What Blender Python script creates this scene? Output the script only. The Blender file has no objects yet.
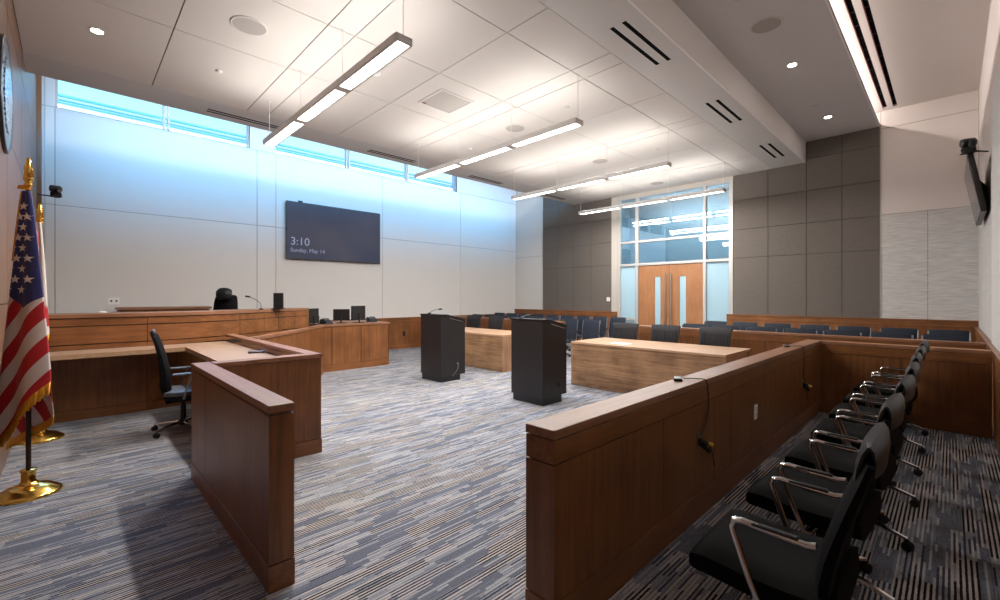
import bpy, bmesh, math, random
from mathutils import Vector, Matrix
random.seed(7)
S = bpy.context.scene
COL = S.collection
PI = math.pi
def R(d): return math.radians(d)

# ------------------------------------------------------------------ camera
cam_d = bpy.data.cameras.new('camera'); cam = bpy.data.objects.new('camera', cam_d); COL.objects.link(cam)
cam_d.sensor_width = 36; cam_d.lens = 15.84; cam_d.shift_y = -0.0037; cam_d.clip_start = 0.02
cam.location = (0, 0, 1.53); cam.rotation_euler = (R(90), 0, R(45.69)); S.camera = cam
# ------------------------------------------------------------------ exposure
S.view_settings.view_transform = 'Standard'; S.view_settings.look = 'None'
S.view_settings.gamma = 1.0; S.view_settings.use_curve_mapping = False
EXPOSURE = 0.74
S.cycles.caustics_reflective = False; S.cycles.caustics_refractive = False; S.cycles.sample_clamp_indirect = 4.0
S.view_settings.exposure = EXPOSURE
# ------------------------------------------------------------------ world: clear daylight sky seen through the clerestory
W = bpy.data.worlds.new('sky'); S.world = W; W.use_nodes = True
wn = W.node_tree; wn.nodes.clear()
wo = wn.nodes.new('ShaderNodeOutputWorld'); wb = wn.nodes.new('ShaderNodeBackground')
tc = wn.nodes.new('ShaderNodeTexCoord'); sx = wn.nodes.new('ShaderNodeSeparateXYZ'); rp = wn.nodes.new('ShaderNodeValToRGB')
wn.links.new(tc.outputs['Generated'], sx.inputs[0]); wn.links.new(sx.outputs['Z'], rp.inputs[0])
rp.color_ramp.elements[0].position = 0.0; rp.color_ramp.elements[0].color = (0.09, 0.12, 0.13, 1)
rp.color_ramp.elements[1].position = 0.55; rp.color_ramp.elements[1].color = (.35, 1.1, 2.2, 1)
e = rp.color_ramp.elements.new(0.22); e.color = (0.095, 0.135, 0.155, 1)
e = rp.color_ramp.elements.new(0.36); e.color = (0.045, 0.11, 0.15, 1)
e = rp.color_ramp.elements.new(0.40); e.color = (0.05, 0.16, 0.28, 1)
wn.links.new(rp.outputs[0], wb.inputs[0]); wb.inputs[1].default_value = 7.0
wn.links.new(wb.outputs[0], wo.inputs[0])

# ------------------------------------------------------------------ lamps shining out of the fixtures, and one added fill
def area(name, loc, sx_, sy_, power, color, rot, parent=None, portal=False, spread=180):
    l = bpy.data.lights.new(name, 'AREA'); l.shape = 'RECTANGLE'; l.size = sx_; l.size_y = sy_
    l.energy = power; l.color = color; l.spread = R(spread)
    if portal: l.cycles.is_portal = True
    o = bpy.data.objects.new(name, l); COL.objects.link(o); o.location = loc; o.rotation_euler = rot
    if parent: o.parent = parent
    return o
def spot(name, loc, power, color, angle=100, blend=.6, parent=None):
    l = bpy.data.lights.new(name, 'SPOT'); l.energy = power; l.color = color; l.spot_size = R(angle); l.spot_blend = blend
    l.shadow_soft_size = .05
    o = bpy.data.objects.new(name, l); COL.objects.link(o); o.location = loc
    if parent: o.parent = parent
    return o
UP_POWER = 35; DOWN_POWER = 95; COVE_L = 78; COVE_R = 50; DOWNLIGHT = 25; BLUE_FILL = 78
WARM = (1.0, 0.91, 0.82); NEUT = (1.0, 0.95, 0.90)
# sky portals just outside the clerestory panes
for (ya, yb) in ((-.2, 2.96), (3.5, 9.05)):
    area('window_portal', (-11.42, (ya + yb) / 2, 5.35), .82, yb - ya, 1, (1, 1, 1), (0, R(-90), 0), portal=True)
# cove tube above the left ceiling edge and above the right one
area('cove_light', (-8.30, 5.73, 5.97), .03, 12.0, COVE_L, (1.0, .97, .95), (0, R(60), 0))
# unseen blue fill added behind the left fascia for the daylight tint
area('added_blue_fill', (-8.72, 5.73, 4.66), .06, 12.0, BLUE_FILL, (.18, .55, 1.0), (0, R(88), 0), spread=86)
area('cove_light', (-1.32, 5.73, 5.21), .03, 12.0, COVE_R, (1.0, .90, .85), (0, R(-75), 0))

# ------------------------------------------------------------------ materials
def new_mat(name):
    m = bpy.data.materials.new(name); m.use_nodes = True
    nt = m.node_tree; b = nt.nodes.get('Principled BSDF'); return m, nt, b
def plain(name, col, rough=.5, metal=0.0, noise=0.0, nscale=40, bump=0.0, spec=.5, coat=0):
    m, nt, b = new_mat(name)
    b.inputs['Base Color'].default_value = (*col, 1); b.inputs['Roughness'].default_value = rough
    b.inputs['Metallic'].default_value = metal; b.inputs['Specular IOR Level'].default_value = spec
    b.inputs['Coat Weight'].default_value = coat
    if noise or bump:
        t = nt.nodes.new('ShaderNodeTexCoord'); n = nt.nodes.new('ShaderNodeTexNoise'); n.inputs['Scale'].default_value = nscale
        n.inputs['Detail'].default_value = 4
        nt.links.new(t.outputs['Object'], n.inputs['Vector'])
        if noise:
            mx = nt.nodes.new('ShaderNodeMix'); mx.data_type = 'RGBA'
            mx.inputs[6].default_value = (*[c * (1 - noise) for c in col], 1); mx.inputs[7].default_value = (*[min(1, c * (1 + noise)) for c in col], 1)
            nt.links.new(n.outputs['Fac'], mx.inputs[0]); nt.links.new(mx.outputs[2], b.inputs['Base Color'])
        if bump:
            bp = nt.nodes.new('ShaderNodeBump'); bp.inputs['Strength'].default_value = bump; bp.inputs['Distance'].default_value = .004
            nt.links.new(n.outputs['Fac'], bp.inputs['Height']); nt.links.new(bp.outputs[0], b.inputs['Normal'])
    return m
def wood(name, c1, c2, axis='Z', rough=.38, scale=1.0, streak=(1.5, 30), board=None):
    m, nt, b = new_mat(name); L = nt.links
    t = nt.nodes.new('ShaderNodeTexCoord'); mp = nt.nodes.new('ShaderNodeMapping')
    lo, hi = streak
    s = {'Z': (hi, hi, lo), 'X': (lo, hi, hi), 'Y': (hi, lo, hi)}[axis]
    mp.inputs['Scale'].default_value = [v * scale for v in s]
    L.new(t.outputs['Object'], mp.inputs['Vector'])
    n = nt.nodes.new('ShaderNodeTexNoise'); n.inputs['Scale'].default_value = 1; n.inputs['Detail'].default_value = 8; n.inputs['Roughness'].default_value = .65
    n.inputs['Distortion'].default_value = .6
    L.new(mp.outputs[0], n.inputs['Vector'])
    n2 = nt.nodes.new('ShaderNodeTexNoise'); n2.inputs['Scale'].default_value = 2.6; n2.inputs['Detail'].default_value = 3
    L.new(t.outputs['Object'], n2.inputs['Vector'])
    a = nt.nodes.new('ShaderNodeMath'); a.operation = 'MULTIPLY_ADD'; a.inputs[1].default_value = .45; 
    L.new(n2.outputs['Fac'], a.inputs[0]); 
    a2 = nt.nodes.new('ShaderNodeMath'); a2.operation = 'MULTIPLY'; a2.inputs[1].default_value = .62; L.new(n.outputs['Fac'], a2.inputs[0])
    L.new(a2.outputs[0], a.inputs[2])
    r = nt.nodes.new('ShaderNodeValToRGB'); r.color_ramp.elements[0].position = .36; r.color_ramp.elements[0].color = (*c1, 1)
    r.color_ramp.elements[1].position = .68; r.color_ramp.elements[1].color = (*c2, 1)
    L.new(a.outputs[0], r.inputs[0]); L.new(r.outputs[0], b.inputs['Base Color'])
    b.inputs['Roughness'].default_value = rough
    return m
def emis(name, col, strength):
    m, nt, b = new_mat(name)
    b.inputs['Base Color'].default_value = (*col, 1)
    b.inputs['Emission Color'].default_value = (*col, 1); b.inputs['Emission Strength'].default_value = strength
    return m
def weave(name, c1, c2, sx_, sz_, rough=.9):
    """fine woven cloth or vinyl, threads along the wall"""
    m, nt, b = new_mat(name); L = nt.links
    t = nt.nodes.new('ShaderNodeTexCoord'); mp = nt.nodes.new('ShaderNodeMapping'); mp.inputs['Scale'].default_value = (sx_, sx_, sz_)
    L.new(t.outputs['Object'], mp.inputs[0]); n = nt.nodes.new('ShaderNodeTexNoise'); n.inputs['Scale'].default_value = 1; n.inputs['Detail'].default_value = 3
    L.new(mp.outputs[0], n.inputs['Vector'])
    r = nt.nodes.new('ShaderNodeValToRGB'); r.color_ramp.elements[0].position = .35; r.color_ramp.elements[0].color = (*c1, 1)
    r.color_ramp.elements[1].position = .65; r.color_ramp.elements[1].color = (*c2, 1)
    L.new(n.outputs['Fac'], r.inputs[0]); L.new(r.outputs[0], b.inputs['Base Color']); b.inputs['Roughness'].default_value = rough
    return m

M = {}
M['wood'] = wood('stained maple vertical grain', (.115, .042, .013), (.275, .108, .036), 'Z', .36, streak=(1.2, 26))
M['wood_x'] = wood('stained maple long grain', (.125, .046, .014), (.29, .114, .038), 'X', .36, streak=(1.2, 26))
M['wood_y'] = wood('stained maple cross grain', (.125, .046, .014), (.29, .114, .038), 'Y', .36, streak=(1.2, 26))
M['cap_x'] = wood('stained maple rail top', (.18, .072, .034), (.33, .155, .080), 'X', .42, streak=(1.0, 30))
M['cap_y'] = wood('stained maple rail top across', (.18, .072, .034), (.33, .155, .080), 'Y', .42, streak=(1.0, 30))
M['wood_dk'] = plain('dark reveal in the panelling', (.022, .008, .004), .6)
M['wallwood'] = wood('pale brown wall veneer', (.15, .078, .045), (.22, .12, .072), 'Z', .38, streak=(.8, 22))
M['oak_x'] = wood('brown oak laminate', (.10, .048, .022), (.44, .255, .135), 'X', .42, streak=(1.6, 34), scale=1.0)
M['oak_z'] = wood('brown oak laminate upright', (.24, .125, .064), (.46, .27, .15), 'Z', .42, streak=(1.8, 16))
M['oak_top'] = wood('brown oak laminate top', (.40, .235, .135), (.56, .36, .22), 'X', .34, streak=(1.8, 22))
M['doorwood'] = wood('warm brown door veneer', (.25, .105, .042), (.38, .18, .078), 'Z', .40, streak=(2, 24))
M['tan'] = plain('tan laminate worktop', (.42, .285, .20), .35, noise=.12, nscale=14)
M['white_wall'] = plain('off white wall panels', (.70, .69, .67), .55, noise=.02, nscale=3)
M['white_dk'] = plain('grey joint between white panels', (.22, .22, .23), .8)
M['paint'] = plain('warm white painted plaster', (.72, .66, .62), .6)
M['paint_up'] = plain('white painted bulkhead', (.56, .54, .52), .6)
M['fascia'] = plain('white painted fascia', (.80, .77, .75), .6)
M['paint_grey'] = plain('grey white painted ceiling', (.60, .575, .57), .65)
M['tile'] = plain('white acoustic ceiling tile', (.62, .59, .56), .9, noise=.03, nscale=120)
M['joint'] = plain('dark joint between ceiling tiles', (.10, .095, .09), .9)
M['grey_fab'] = weave('brown grey woven acoustic panel', (.105, .090, .078), (.160, .138, .120), 90, 90)
M['grey_jt'] = plain('dark joint in the acoustic panels', (.045, .04, .035), .9)
M['vinyl'] = weave('pale grey grasscloth panel', (.50, .49, .475), (.66, .645, .62), 5, 70)
M['frame'] = plain('satin light aluminium frame', (.50, .49, .47), .35, metal=.25)
M['jamb'] = plain('cream painted jamb', (.50, .46, .41), .5)
M['white'] = plain('white plastic', (.86, .86, .87), .4)
M['offwhite'] = plain('ceiling device white', (.60, .58, .56), .6)
M['speaker'] = plain('grey perforated speaker grille', (.40, .375, .35), .8, noise=.25, nscale=160)
M['slot_black'] = plain('black air slot', (.002, .002, .002), .9, spec=.05)
M['slot_red'] = plain('dark red slot edge', (.22, .035, .03), .6)
M['black'] = plain('black plastic', (.010, .010, .011), .38)
M['blackm'] = plain('matte black plastic', (.006, .006, .006), .7)
M['leather'] = plain('black leather', (.004, .004, .0042), .6, noise=.2, nscale=20, bump=.12, spec=.06)
M['leather_hl'] = plain('soft black head roll leather', (.009, .0095, .011), .42, bump=.1, nscale=60, spec=.28)
M['mesh'] = plain('black mesh fabric', (.005, .005, .006), .7, noise=.3, nscale=200, spec=.1)
M['chrome'] = plain('polished aluminium', (.78, .78, .79), .16, metal=1)
M['alu'] = plain('brushed aluminium', (.55, .55, .56), .34, metal=1)
M['alu_dk'] = plain('dark satin aluminium', (.20, .20, .21), .4, metal=1)
M['gseat'] = plain('navy black chair upholstery', (.022, .028, .042), .6, noise=.2, nscale=60, spec=.2)
M['ggrey'] = plain('grey vinyl seat', (.10, .105, .115), .4)
M['podium'] = plain('black podium laminate', (.016, .014, .015), .42, noise=.15, nscale=8)
M['podium_edge'] = plain('black podium edge', (.008, .008, .008), .3)
M['brass'] = plain('polished brass', (.83, .52, .12), .16, metal=1)
M['gold'] = plain('gold bullion fringe', (.78, .36, .02), .6, noise=.35, nscale=120)
M['pole'] = plain('dark brown oak pole', (.035, .015, .008), .4)
M['cord'] = plain('black cable', (.005, .005, .005), .5)
M['yellow'] = plain('yellow cable plug', (.75, .55, .02), .4)
M['phone_blue'] = plain('blue lit key', (.05, .12, .5), .4)
M['paper'] = plain('white paper', (.85, .85, .85), .7)
M['diff'] = emis('luminous linear diffuser', (1.0, .93, .84), 6.0)
M['lens'] = emis('luminous downlight lens', (1.0, .94, .86), 25.0)
M['cove'] = emis('luminous cove tube', (1.0, .93, .88), 4.0)
M['grey_metal'] = plain('light grey fixture metal', (.74, .73, .72), .45)
M['mid_metal'] = plain('mid grey metal', (.22, .22, .23), .35, metal=.4)
M['cable'] = plain('white suspension cable', (.7, .68, .66), .5)
M['ext'] = plain('white outside light shelf', (.88, .90, .92), .5)
M['ext2'] = plain('blue grey outside fascia', (.22, .50, .62), .5)
M['lobby'] = plain('pale lobby wall', (.66, .74, .78), .6)
M['lobby_fl'] = plain('lobby floor', (.35, .36, .36), .5)

def mat_glass():
    m, nt, b = new_mat('clear clerestory glass'); L = nt.links
    nt.nodes.remove(b); o = nt.nodes['Material Output']
    tr = nt.nodes.new('ShaderNodeBsdfTransparent'); gl = nt.nodes.new('ShaderNodeBsdfGlossy'); gl.inputs['Roughness'].default_value = .02
    tr.inputs[0].default_value = (.93, .97, 1, 1)
    fr = nt.nodes.new('ShaderNodeFresnel'); fr.inputs[0].default_value = 1.45; mx = nt.nodes.new('ShaderNodeMixShader')
    L.new(fr.outputs[0], mx.inputs[0]); L.new(tr.outputs[0], mx.inputs[1]); L.new(gl.outputs[0], mx.inputs[2]); L.new(mx.outputs[0], o.inputs[0])
    return m
M['glass'] = mat_glass()
def mat_screen_glass(name, refl, tint, frost=0.0):
    """interior glass of the entrance screen: clear and reflective, or frosted"""
    m, nt, b = new_mat(name); L = nt.links
    o = nt.nodes['Material Output']
    gl = nt.nodes.new('ShaderNodeBsdfGlossy'); gl.inputs['Roughness'].default_value = .015
    mx = nt.nodes.new('ShaderNodeMixShader'); mx.inputs[0].default_value = refl
    if frost:
        b.inputs['Base Color'].default_value = (*tint, 1); b.inputs['Roughness'].default_value = .5
        tr = nt.nodes.new('ShaderNodeBsdfTranslucent'); tr.inputs[0].default_value = (*tint, 1)
        m2 = nt.nodes.new('ShaderNodeMixShader'); m2.inputs[0].default_value = .5
        L.new(b.outputs[0], m2.inputs[1]); L.new(tr.outputs[0], m2.inputs[2]); L.new(m2.outputs[0], mx.inputs[1])
    else:
        nt.nodes.remove(b)
        tr = nt.nodes.new('ShaderNodeBsdfTransparent'); tr.inputs[0].default_value = (*tint, 1); L.new(tr.outputs[0], mx.inputs[1])
    L.new(gl.outputs[0], mx.inputs[2]); L.new(mx.outputs[0], o.inputs[0])
    return m
M['glass_up'] = mat_screen_glass('clear reflective transom glass', .27, (.72, .86, .93))
M['glass_frost'] = mat_screen_glass('frosted pale blue glass', .06, (.60, .80, .88), 1)

def mat_carpet():
    m, nt, b = new_mat('striped blue grey carpet'); L = nt.links; N = nt.nodes.new
    def math_(op, a=None, bv=None, c=None):
        n = N('ShaderNodeMath'); n.operation = op
        for i, v in enumerate((a, bv, c)):
            if v is None: continue
            if isinstance(v, (int, float)): n.inputs[i].default_value = v
            else: L.new(v, n.inputs[i])
        return n.outputs[0]
    def white(x, y, z=None):
        c = N('ShaderNodeCombineXYZ')
        for i, v in enumerate((x, y, z)):
            if v is None: continue
            if isinstance(v, (int, float)): c.inputs[i].default_value = v
            else: L.new(v, c.inputs[i])
        w = N('ShaderNodeTexWhiteNoise'); w.noise_dimensions = '3D'; L.new(c.outputs[0], w.inputs[0]); return w.outputs[0]
    t = N('ShaderNodeTexCoord'); s = N('ShaderNodeSeparateXYZ'); L.new(t.outputs['Object'], s.inputs[0])
    X, Y = s.outputs[0], s.outputs[1]
    nz = N('ShaderNodeTexNoise'); nz.inputs['Scale'].default_value = 45; nz.inputs['Detail'].default_value = 1; L.new(t.outputs['Object'], nz.inputs['Vector'])
    Xw = math_('ADD', X, math_('MULTIPLY_ADD', nz.outputs['Fac'], .005, -.0025))
    line = math_('FLOOR', math_('DIVIDE', Xw, .0105))
    seg = math_('FLOOR', math_('ADD', math_('DIVIDE', Y, .22), math_('MULTIPLY', white(line, 3.1), 5.0)))
    r1 = white(line, seg, 1.0)
    band = math_('FLOOR', math_('DIVIDE', Xw, .052))
    bseg = math_('FLOOR', math_('ADD', math_('DIVIDE', Y, .42), math_('MULTIPLY', white(band, 9.7), 7.0)))
    r2 = white(band, bseg, 4.0)
    typ = math_('ADD', r2, math_('MULTIPLY_ADD', r1, .50, -.25))          # ragged edges between the yarn groups
    par = math_('GREATER_THAN', math_('MODULO', math_('ABSOLUTE', line), 2.0), .5)
    sp = N('ShaderNodeTexNoise'); sp.inputs['Scale'].default_value = 210; sp.inputs['Detail'].default_value = 2; L.new(t.outputs['Object'], sp.inputs['Vector'])
    spk = math_('MULTIPLY_ADD', sp.outputs['Fac'], 3.0, -1.0)
    def mixc(f, a, c):
        m_ = N('ShaderNodeMix'); m_.data_type = 'RGBA'; m_.clamp_factor = True
        if isinstance(f, (int, float)): m_.inputs[0].default_value = f
        else: L.new(f, m_.inputs[0])
        for sl, q in ((6, a), (7, c)):
            if isinstance(q, tuple): m_.inputs[sl].default_value = (*q, 1)
            else: L.new(q, m_.inputs[sl])
        return m_.outputs[2]
    cream = mixc(r1, (.56, .51, .47), (.40, .39, .395))
    dark = mixc(math_('GREATER_THAN', r2, .22), (.012, .011, .013), (.045, .052, .085))
    lines = mixc(par, cream, dark)                                         # cream and near black lines
    heather = mixc(spk, (.14, .155, .20), (.39, .40, .425))                # blue grey heather
    navy = mixc(spk, (.050, .060, .10), (.23, .245, .285))                # navy heather
    pale = mixc(par, (.42, .425, .44), (.18, .20, .245))                   # pale lines on grey
    a1 = mixc(math_('GREATER_THAN', typ, .40), lines, heather)
    a2 = mixc(math_('GREATER_THAN', typ, .60), a1, pale)
    colr = mixc(math_('GREATER_THAN', typ, .80), a2, navy)
    class _O: pass
    mix = _O(); mix.outputs = [None, None, colr]
    L.new(mix.outputs[2], b.inputs['Base Color']); b.inputs['Roughness'].default_value = .95; b.inputs['Specular IOR Level'].default_value = .15
    bp = N('ShaderNodeBump'); bp.inputs['Strength'].default_value = .35; bp.inputs['Distance'].default_value = .004
    n3 = N('ShaderNodeTexNoise'); n3.inputs['Scale'].default_value = 260; L.new(t.outputs['Object'], n3.inputs['Vector'])
    L.new(n3.outputs['Fac'], bp.inputs['Height']); L.new(bp.outputs[0], b.inputs['Normal'])
    return m
M['carpet'] = mat_carpet()

def mat_seal():
    m, nt, b = new_mat('blue and silver mosaic seal face'); L = nt.links
    t = nt.nodes.new('ShaderNodeTexCoord'); v = nt.nodes.new('ShaderNodeTexNoise'); v.inputs['Scale'].default_value = 34; v.inputs['Detail'].default_value = 6
    L.new(t.outputs['Object'], v.inputs['Vector'])
    r = nt.nodes.new('ShaderNodeValToRGB'); r.color_ramp.interpolation = 'LINEAR'
    r.color_ramp.elements[0].position = .42; r.color_ramp.elements[0].color = (.03, .06, .13, 1)
    r.color_ramp.elements[1].position = .58; r.color_ramp.elements[1].color = (.62, .75, .85, 1)
    L.new(v.outputs['Fac'], r.inputs[0]); L.new(r.outputs[0], b.inputs['Base Color']); b.inputs['Roughness'].default_value = .22; b.inputs['Metallic'].default_value = .4
    return m
M['seal'] = mat_seal()

def mat_flag():
    """red and white stripes with a blue canton from the cloth's own UV"""
    m, nt, b = new_mat('striped flag cloth'); L = nt.links
    uv = nt.nodes.new('ShaderNodeUVMap'); uv.uv_map = 'cloth'; s = nt.nodes.new('ShaderNodeSeparateXYZ'); L.new(uv.outputs[0], s.inputs[0])
    def mt(op, a, bb, c=None):
        n = nt.nodes.new('ShaderNodeMath'); n.operation = op
        for i, q in enumerate((a, bb, c)):
            if q is None: continue
            if isinstance(q, (int, float)): n.inputs[i].default_value = q
            else: L.new(q, n.inputs[i])
        return n.outputs[0]
    st = mt('FRACT', s.outputs[0], 0)
    g = mt('GREATER_THAN', st, .5)
    mx = nt.nodes.new('ShaderNodeMix'); mx.data_type = 'RGBA'; mx.inputs[6].default_value = (.50, .006, .014, 1); mx.inputs[7].default_value = (.74, .66, .64, 1)
    L.new(g, mx.inputs[0])
    c = mt('GREATER_THAN', s.outputs[1], 0)
    m2 = nt.nodes.new('ShaderNodeMix'); m2.data_type = 'RGBA'; m2.inputs[7].default_value = (.018, .025, .15, 1)
    L.new(c, m2.inputs[0]); L.new(mx.outputs[2], m2.inputs[6]); L.new(m2.outputs[2], b.inputs['Base Color']); b.inputs['Roughness'].default_value = .55
    b.inputs['Sheen Weight'].default_value = .2
    return m
M['flag'] = mat_flag()
M['star'] = plain('white star applique', (.78, .76, .74), .6)
M['flag_white'] = plain('white flag cloth', (.72, .66, .62), .6, noise=.05, nscale=20)
M['flag_red'] = plain('red flag cloth', (.50, .008, .014), .55)

def mat_tv():
    m, nt, b = new_mat('dark display with a dim lock screen'); L = nt.links
    t = nt.nodes.new('ShaderNodeTexCoord'); n = nt.nodes.new('ShaderNodeTexNoise'); n.inputs['Scale'].default_value = .9
    L.new(t.outputs['Object'], n.inputs['Vector'])
    r = nt.nodes.new('ShaderNodeValToRGB'); r.color_ramp.elements[0].position = .35; r.color_ramp.elements[0].color = (.030, .040, .085, 1)
    r.color_ramp.elements[1].position = .7; r.color_ramp.elements[1].color = (.065, .062, .10, 1)
    L.new(n.outputs['Fac'], r.inputs[0]); L.new(r.outputs[0], b.inputs['Emission Color']); b.inputs['Emission Strength'].default_value = .42
    b.inputs['Base Color'].default_value = (.006, .006, .008, 1); b.inputs['Roughness'].default_value = .35; b.inputs['Specular IOR Level'].default_value = .25
    return m
M['tv'] = mat_tv()
M['tv_txt'] = emis('dim clock figures', (.20, .22, .30), .38)
M['tv2'] = plain('grey sheen of a switched off display', (.10, .085, .095), .18)
M['tv3'] = plain('switched off black screen', (.012, .012, .014), .35, spec=.3)

# ------------------------------------------------------------------ mesh helpers
class MB:
    def __init__(s): s.v = []; s.f = []; s.m = []; s.uv = None
    def add(s, vs, fs, mi=0):
        o = len(s.v); s.v += [tuple(v) for v in vs]; s.f += [tuple(i + o for i in f) for f in fs]; s.m += [mi] * len(fs); return s
    def box(s, x0, x1, y0, y1, z0, z1, mi=0):
        if x0 > x1: x0, x1 = x1, x0
        if y0 > y1: y0, y1 = y1, y0
        if z0 > z1: z0, z1 = z1, z0
        v = [(x0, y0, z0), (x1, y0, z0), (x1, y1, z0), (x0, y1, z0), (x0, y0, z1), (x1, y0, z1), (x1, y1, z1), (x0, y1, z1)]
        return s.add(v, [(0, 3, 2, 1), (4, 5, 6, 7), (0, 1, 5, 4), (1, 2, 6, 5), (2, 3, 7, 6), (3, 0, 4, 7)], mi)
    def rbox(s, x0, x1, y0, y1, z0, z1, r=.01, seg=3, mi=0, mat=None):
        bm = bmesh.new(); bmesh.ops.create_cube(bm, size=1)
        for v in bm.verts: v.co = Vector(((x0 + x1) / 2 + v.co.x * (x1 - x0), (y0 + y1) / 2 + v.co.y * (y1 - y0), (z0 + z1) / 2 + v.co.z * (z1 - z0)))
        r = min(r, .49 * min(abs(x1 - x0), abs(y1 - y0), abs(z1 - z0)))
        bmesh.ops.bevel(bm, geom=list(bm.edges) + list(bm.verts), offset=r, segments=seg, profile=.5, affect='EDGES')
        if mat is not None: bmesh.ops.transform(bm, matrix=mat, verts=bm.verts)
        bm.verts.index_update()
        s.add([v.co[:] for v in bm.verts], [[q.index for q in f.verts] for f in bm.faces], mi); bm.free(); return s
    def prism(s, poly, z0, z1, mi=0):
        """poly: list of xy, counter clockwise"""
        n = len(poly)
        a = sum(poly[i][0] * poly[(i + 1) % n][1] - poly[(i + 1) % n][0] * poly[i][1] for i in range(n))
        if a < 0: poly = poly[::-1]
        v = [(p[0], p[1], z0) for p in poly] + [(p[0], p[1], z1) for p in poly]
        f = [tuple(range(n))[::-1], tuple(range(n, 2 * n))] + [(i, (i + 1) % n, n + (i + 1) % n, n + i) for i in range(n)]
        return s.add(v, f, mi)
    def extr(s, poly, fn, a, b, mi=0):
        """poly in 2D, fn(u, v, w) gives the 3D point, extruded from w=a to w=b"""
        n = len(poly); v = [fn(p[0], p[1], a) for p in poly] + [fn(p[0], p[1], b) for p in poly]
        f = [tuple(range(n))[::-1], tuple(range(n, 2 * n))] + [(i, (i + 1) % n, n + (i + 1) % n, n + i) for i in range(n)]
        return s.add(v, f, mi)
    def tube(s, pts, r, n=10, mi=0, cap=True):
        pts = [Vector(p) for p in pts]; rs = r if isinstance(r, (list, tuple)) else [r] * len(pts)
        prev = None; vs = []; up = None
        for i, p in enumerate(pts):
            d = ((pts[min(i + 1, len(pts) - 1)] - pts[i]).normalized() + (pts[i] - pts[max(i - 1, 0)]).normalized())
            d = d.normalized() if d.length > 1e-6 else Vector((0, 0, 1))
            if up is None:
                up = Vector((0, 0, 1)) if abs(d.z) < .9 else Vector((1, 0, 0))
            a = d.cross(up).normalized(); b = a.cross(d).normalized(); up = b
            for k in range(n):
                t = 2 * PI * k / n; vs.append(p + (a * math.cos(t) + b * math.sin(t)) * rs[i])
        fs = [(i * n + k, i * n + (k + 1) % n, (i + 1) * n + (k + 1) % n, (i + 1) * n + k) for i in range(len(pts) - 1) for k in range(n)]
        if cap: fs += [tuple(range(n))[::-1], tuple(range((len(pts) - 1) * n, len(pts) * n))]
        return s.add(vs, fs, mi)
    def lathe(s, prof, c=(0, 0, 0), n=24, mi=0, axis='Z', caps=True):
        """prof: list of (r, h)"""
        vs = []
        for (r, h) in prof:
            for k in range(n):
                t = 2 * PI * k / n; a, b = r * math.cos(t), r * math.sin(t)
                vs.append({'Z': (c[0] + a, c[1] + b, c[2] + h), 'Y': (c[0] + a, c[1] + h, c[2] + b), 'X': (c[0] + h, c[1] + a, c[2] + b)}[axis])
        m = len(prof)
        fs = [(i * n + k, i * n + (k + 1) % n, (i + 1) * n + (k + 1) % n, (i + 1) * n + k) for i in range(m - 1) for k in range(n)]
        if caps: fs += [tuple(range(n))[::-1], tuple(range((m - 1) * n, m * n))]
        return s.add(vs, fs, mi)
    def slab(s, path, hw, th, bow=0.0, nx=8, mi=0, edge=.5):
        """cushion swept along a side path [(y, z)], half width hw (value or list), thickness th, the middle bowed by bow"""
        n = len(path); P = [Vector((0, p[0], p[1])) for p in path]
        vs = []; ring = None
        for i in range(n):
            d = (P[min(i + 1, n - 1)] - P[max(i - 1, 0)]).normalized()
            nrm = Vector((0, -d.z, d.y)) * 1.0        # to the front / up side
            w = hw[i] if isinstance(hw, (list, tuple)) else hw
            t = th[i] if isinstance(th, (list, tuple)) else th
            row = []
            for side in (1, -1):
                for j in range(nx + 1):
                    a = -1 + 2 * j / nx
                    if side < 0: a = -a
                    e = (1 - abs(a) ** 6 * edge)
                    x = a * w
                    off = bow * (a * a) + side * t / 2 * e
                    row.append(P[i] + Vector((x, 0, 0)) + nrm * off)
            vs += row; ring = len(row)
        fs = [(i * ring + k, i * ring + (k + 1) % ring, (i + 1) * ring + (k + 1) % ring, (i + 1) * ring + k) for i in range(n - 1) for k in range(ring)]
        fs += [tuple(range(ring))[::-1], tuple(range((n - 1) * ring, n * ring))]
        return s.add(vs, fs, mi)
    def off(s, d):
        s.v = [(v[0] - d[0], v[1] - d[1], v[2] - d[2]) for v in s.v]; return s
    def build(s, name, mats, parent=None, smooth=False, bevel=0.0, world=None, loc=None):
        """world: the thing's location when vertices were given in room coordinates"""
        if world is not None: s.off(world)
        me = bpy.data.meshes.new(name)
        if not isinstance(mats, (list, tuple)): mats = [mats]
        me.from_pydata(s.v, [], s.f)
        for m in mats: me.materials.append(m)
        for i, p in enumerate(me.polygons): p.material_index = s.m[i]; p.use_smooth = smooth
        if s.uv:
            ul = me.uv_layers.new(name='cloth')
            for lp in me.loops: ul.data[lp.index].uv = s.uv[lp.vertex_index]
        bm = bmesh.new(); bm.from_mesh(me); bmesh.ops.recalc_face_normals(bm, faces=bm.faces); bm.to_mesh(me); bm.free()
        o = bpy.data.objects.new(name, me); COL.objects.link(o)
        if parent: o.parent = parent
        if loc is not None: o.location = loc
        if smooth:
            try: me.set_sharp_from_angle(angle=R(40))
            except Exception: pass
        if bevel:
            b = o.modifiers.new('edge', 'BEVEL'); b.width = bevel; b.segments = 2; b.limit_method = 'ANGLE'; b.angle_limit = R(50)
        return o

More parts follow.
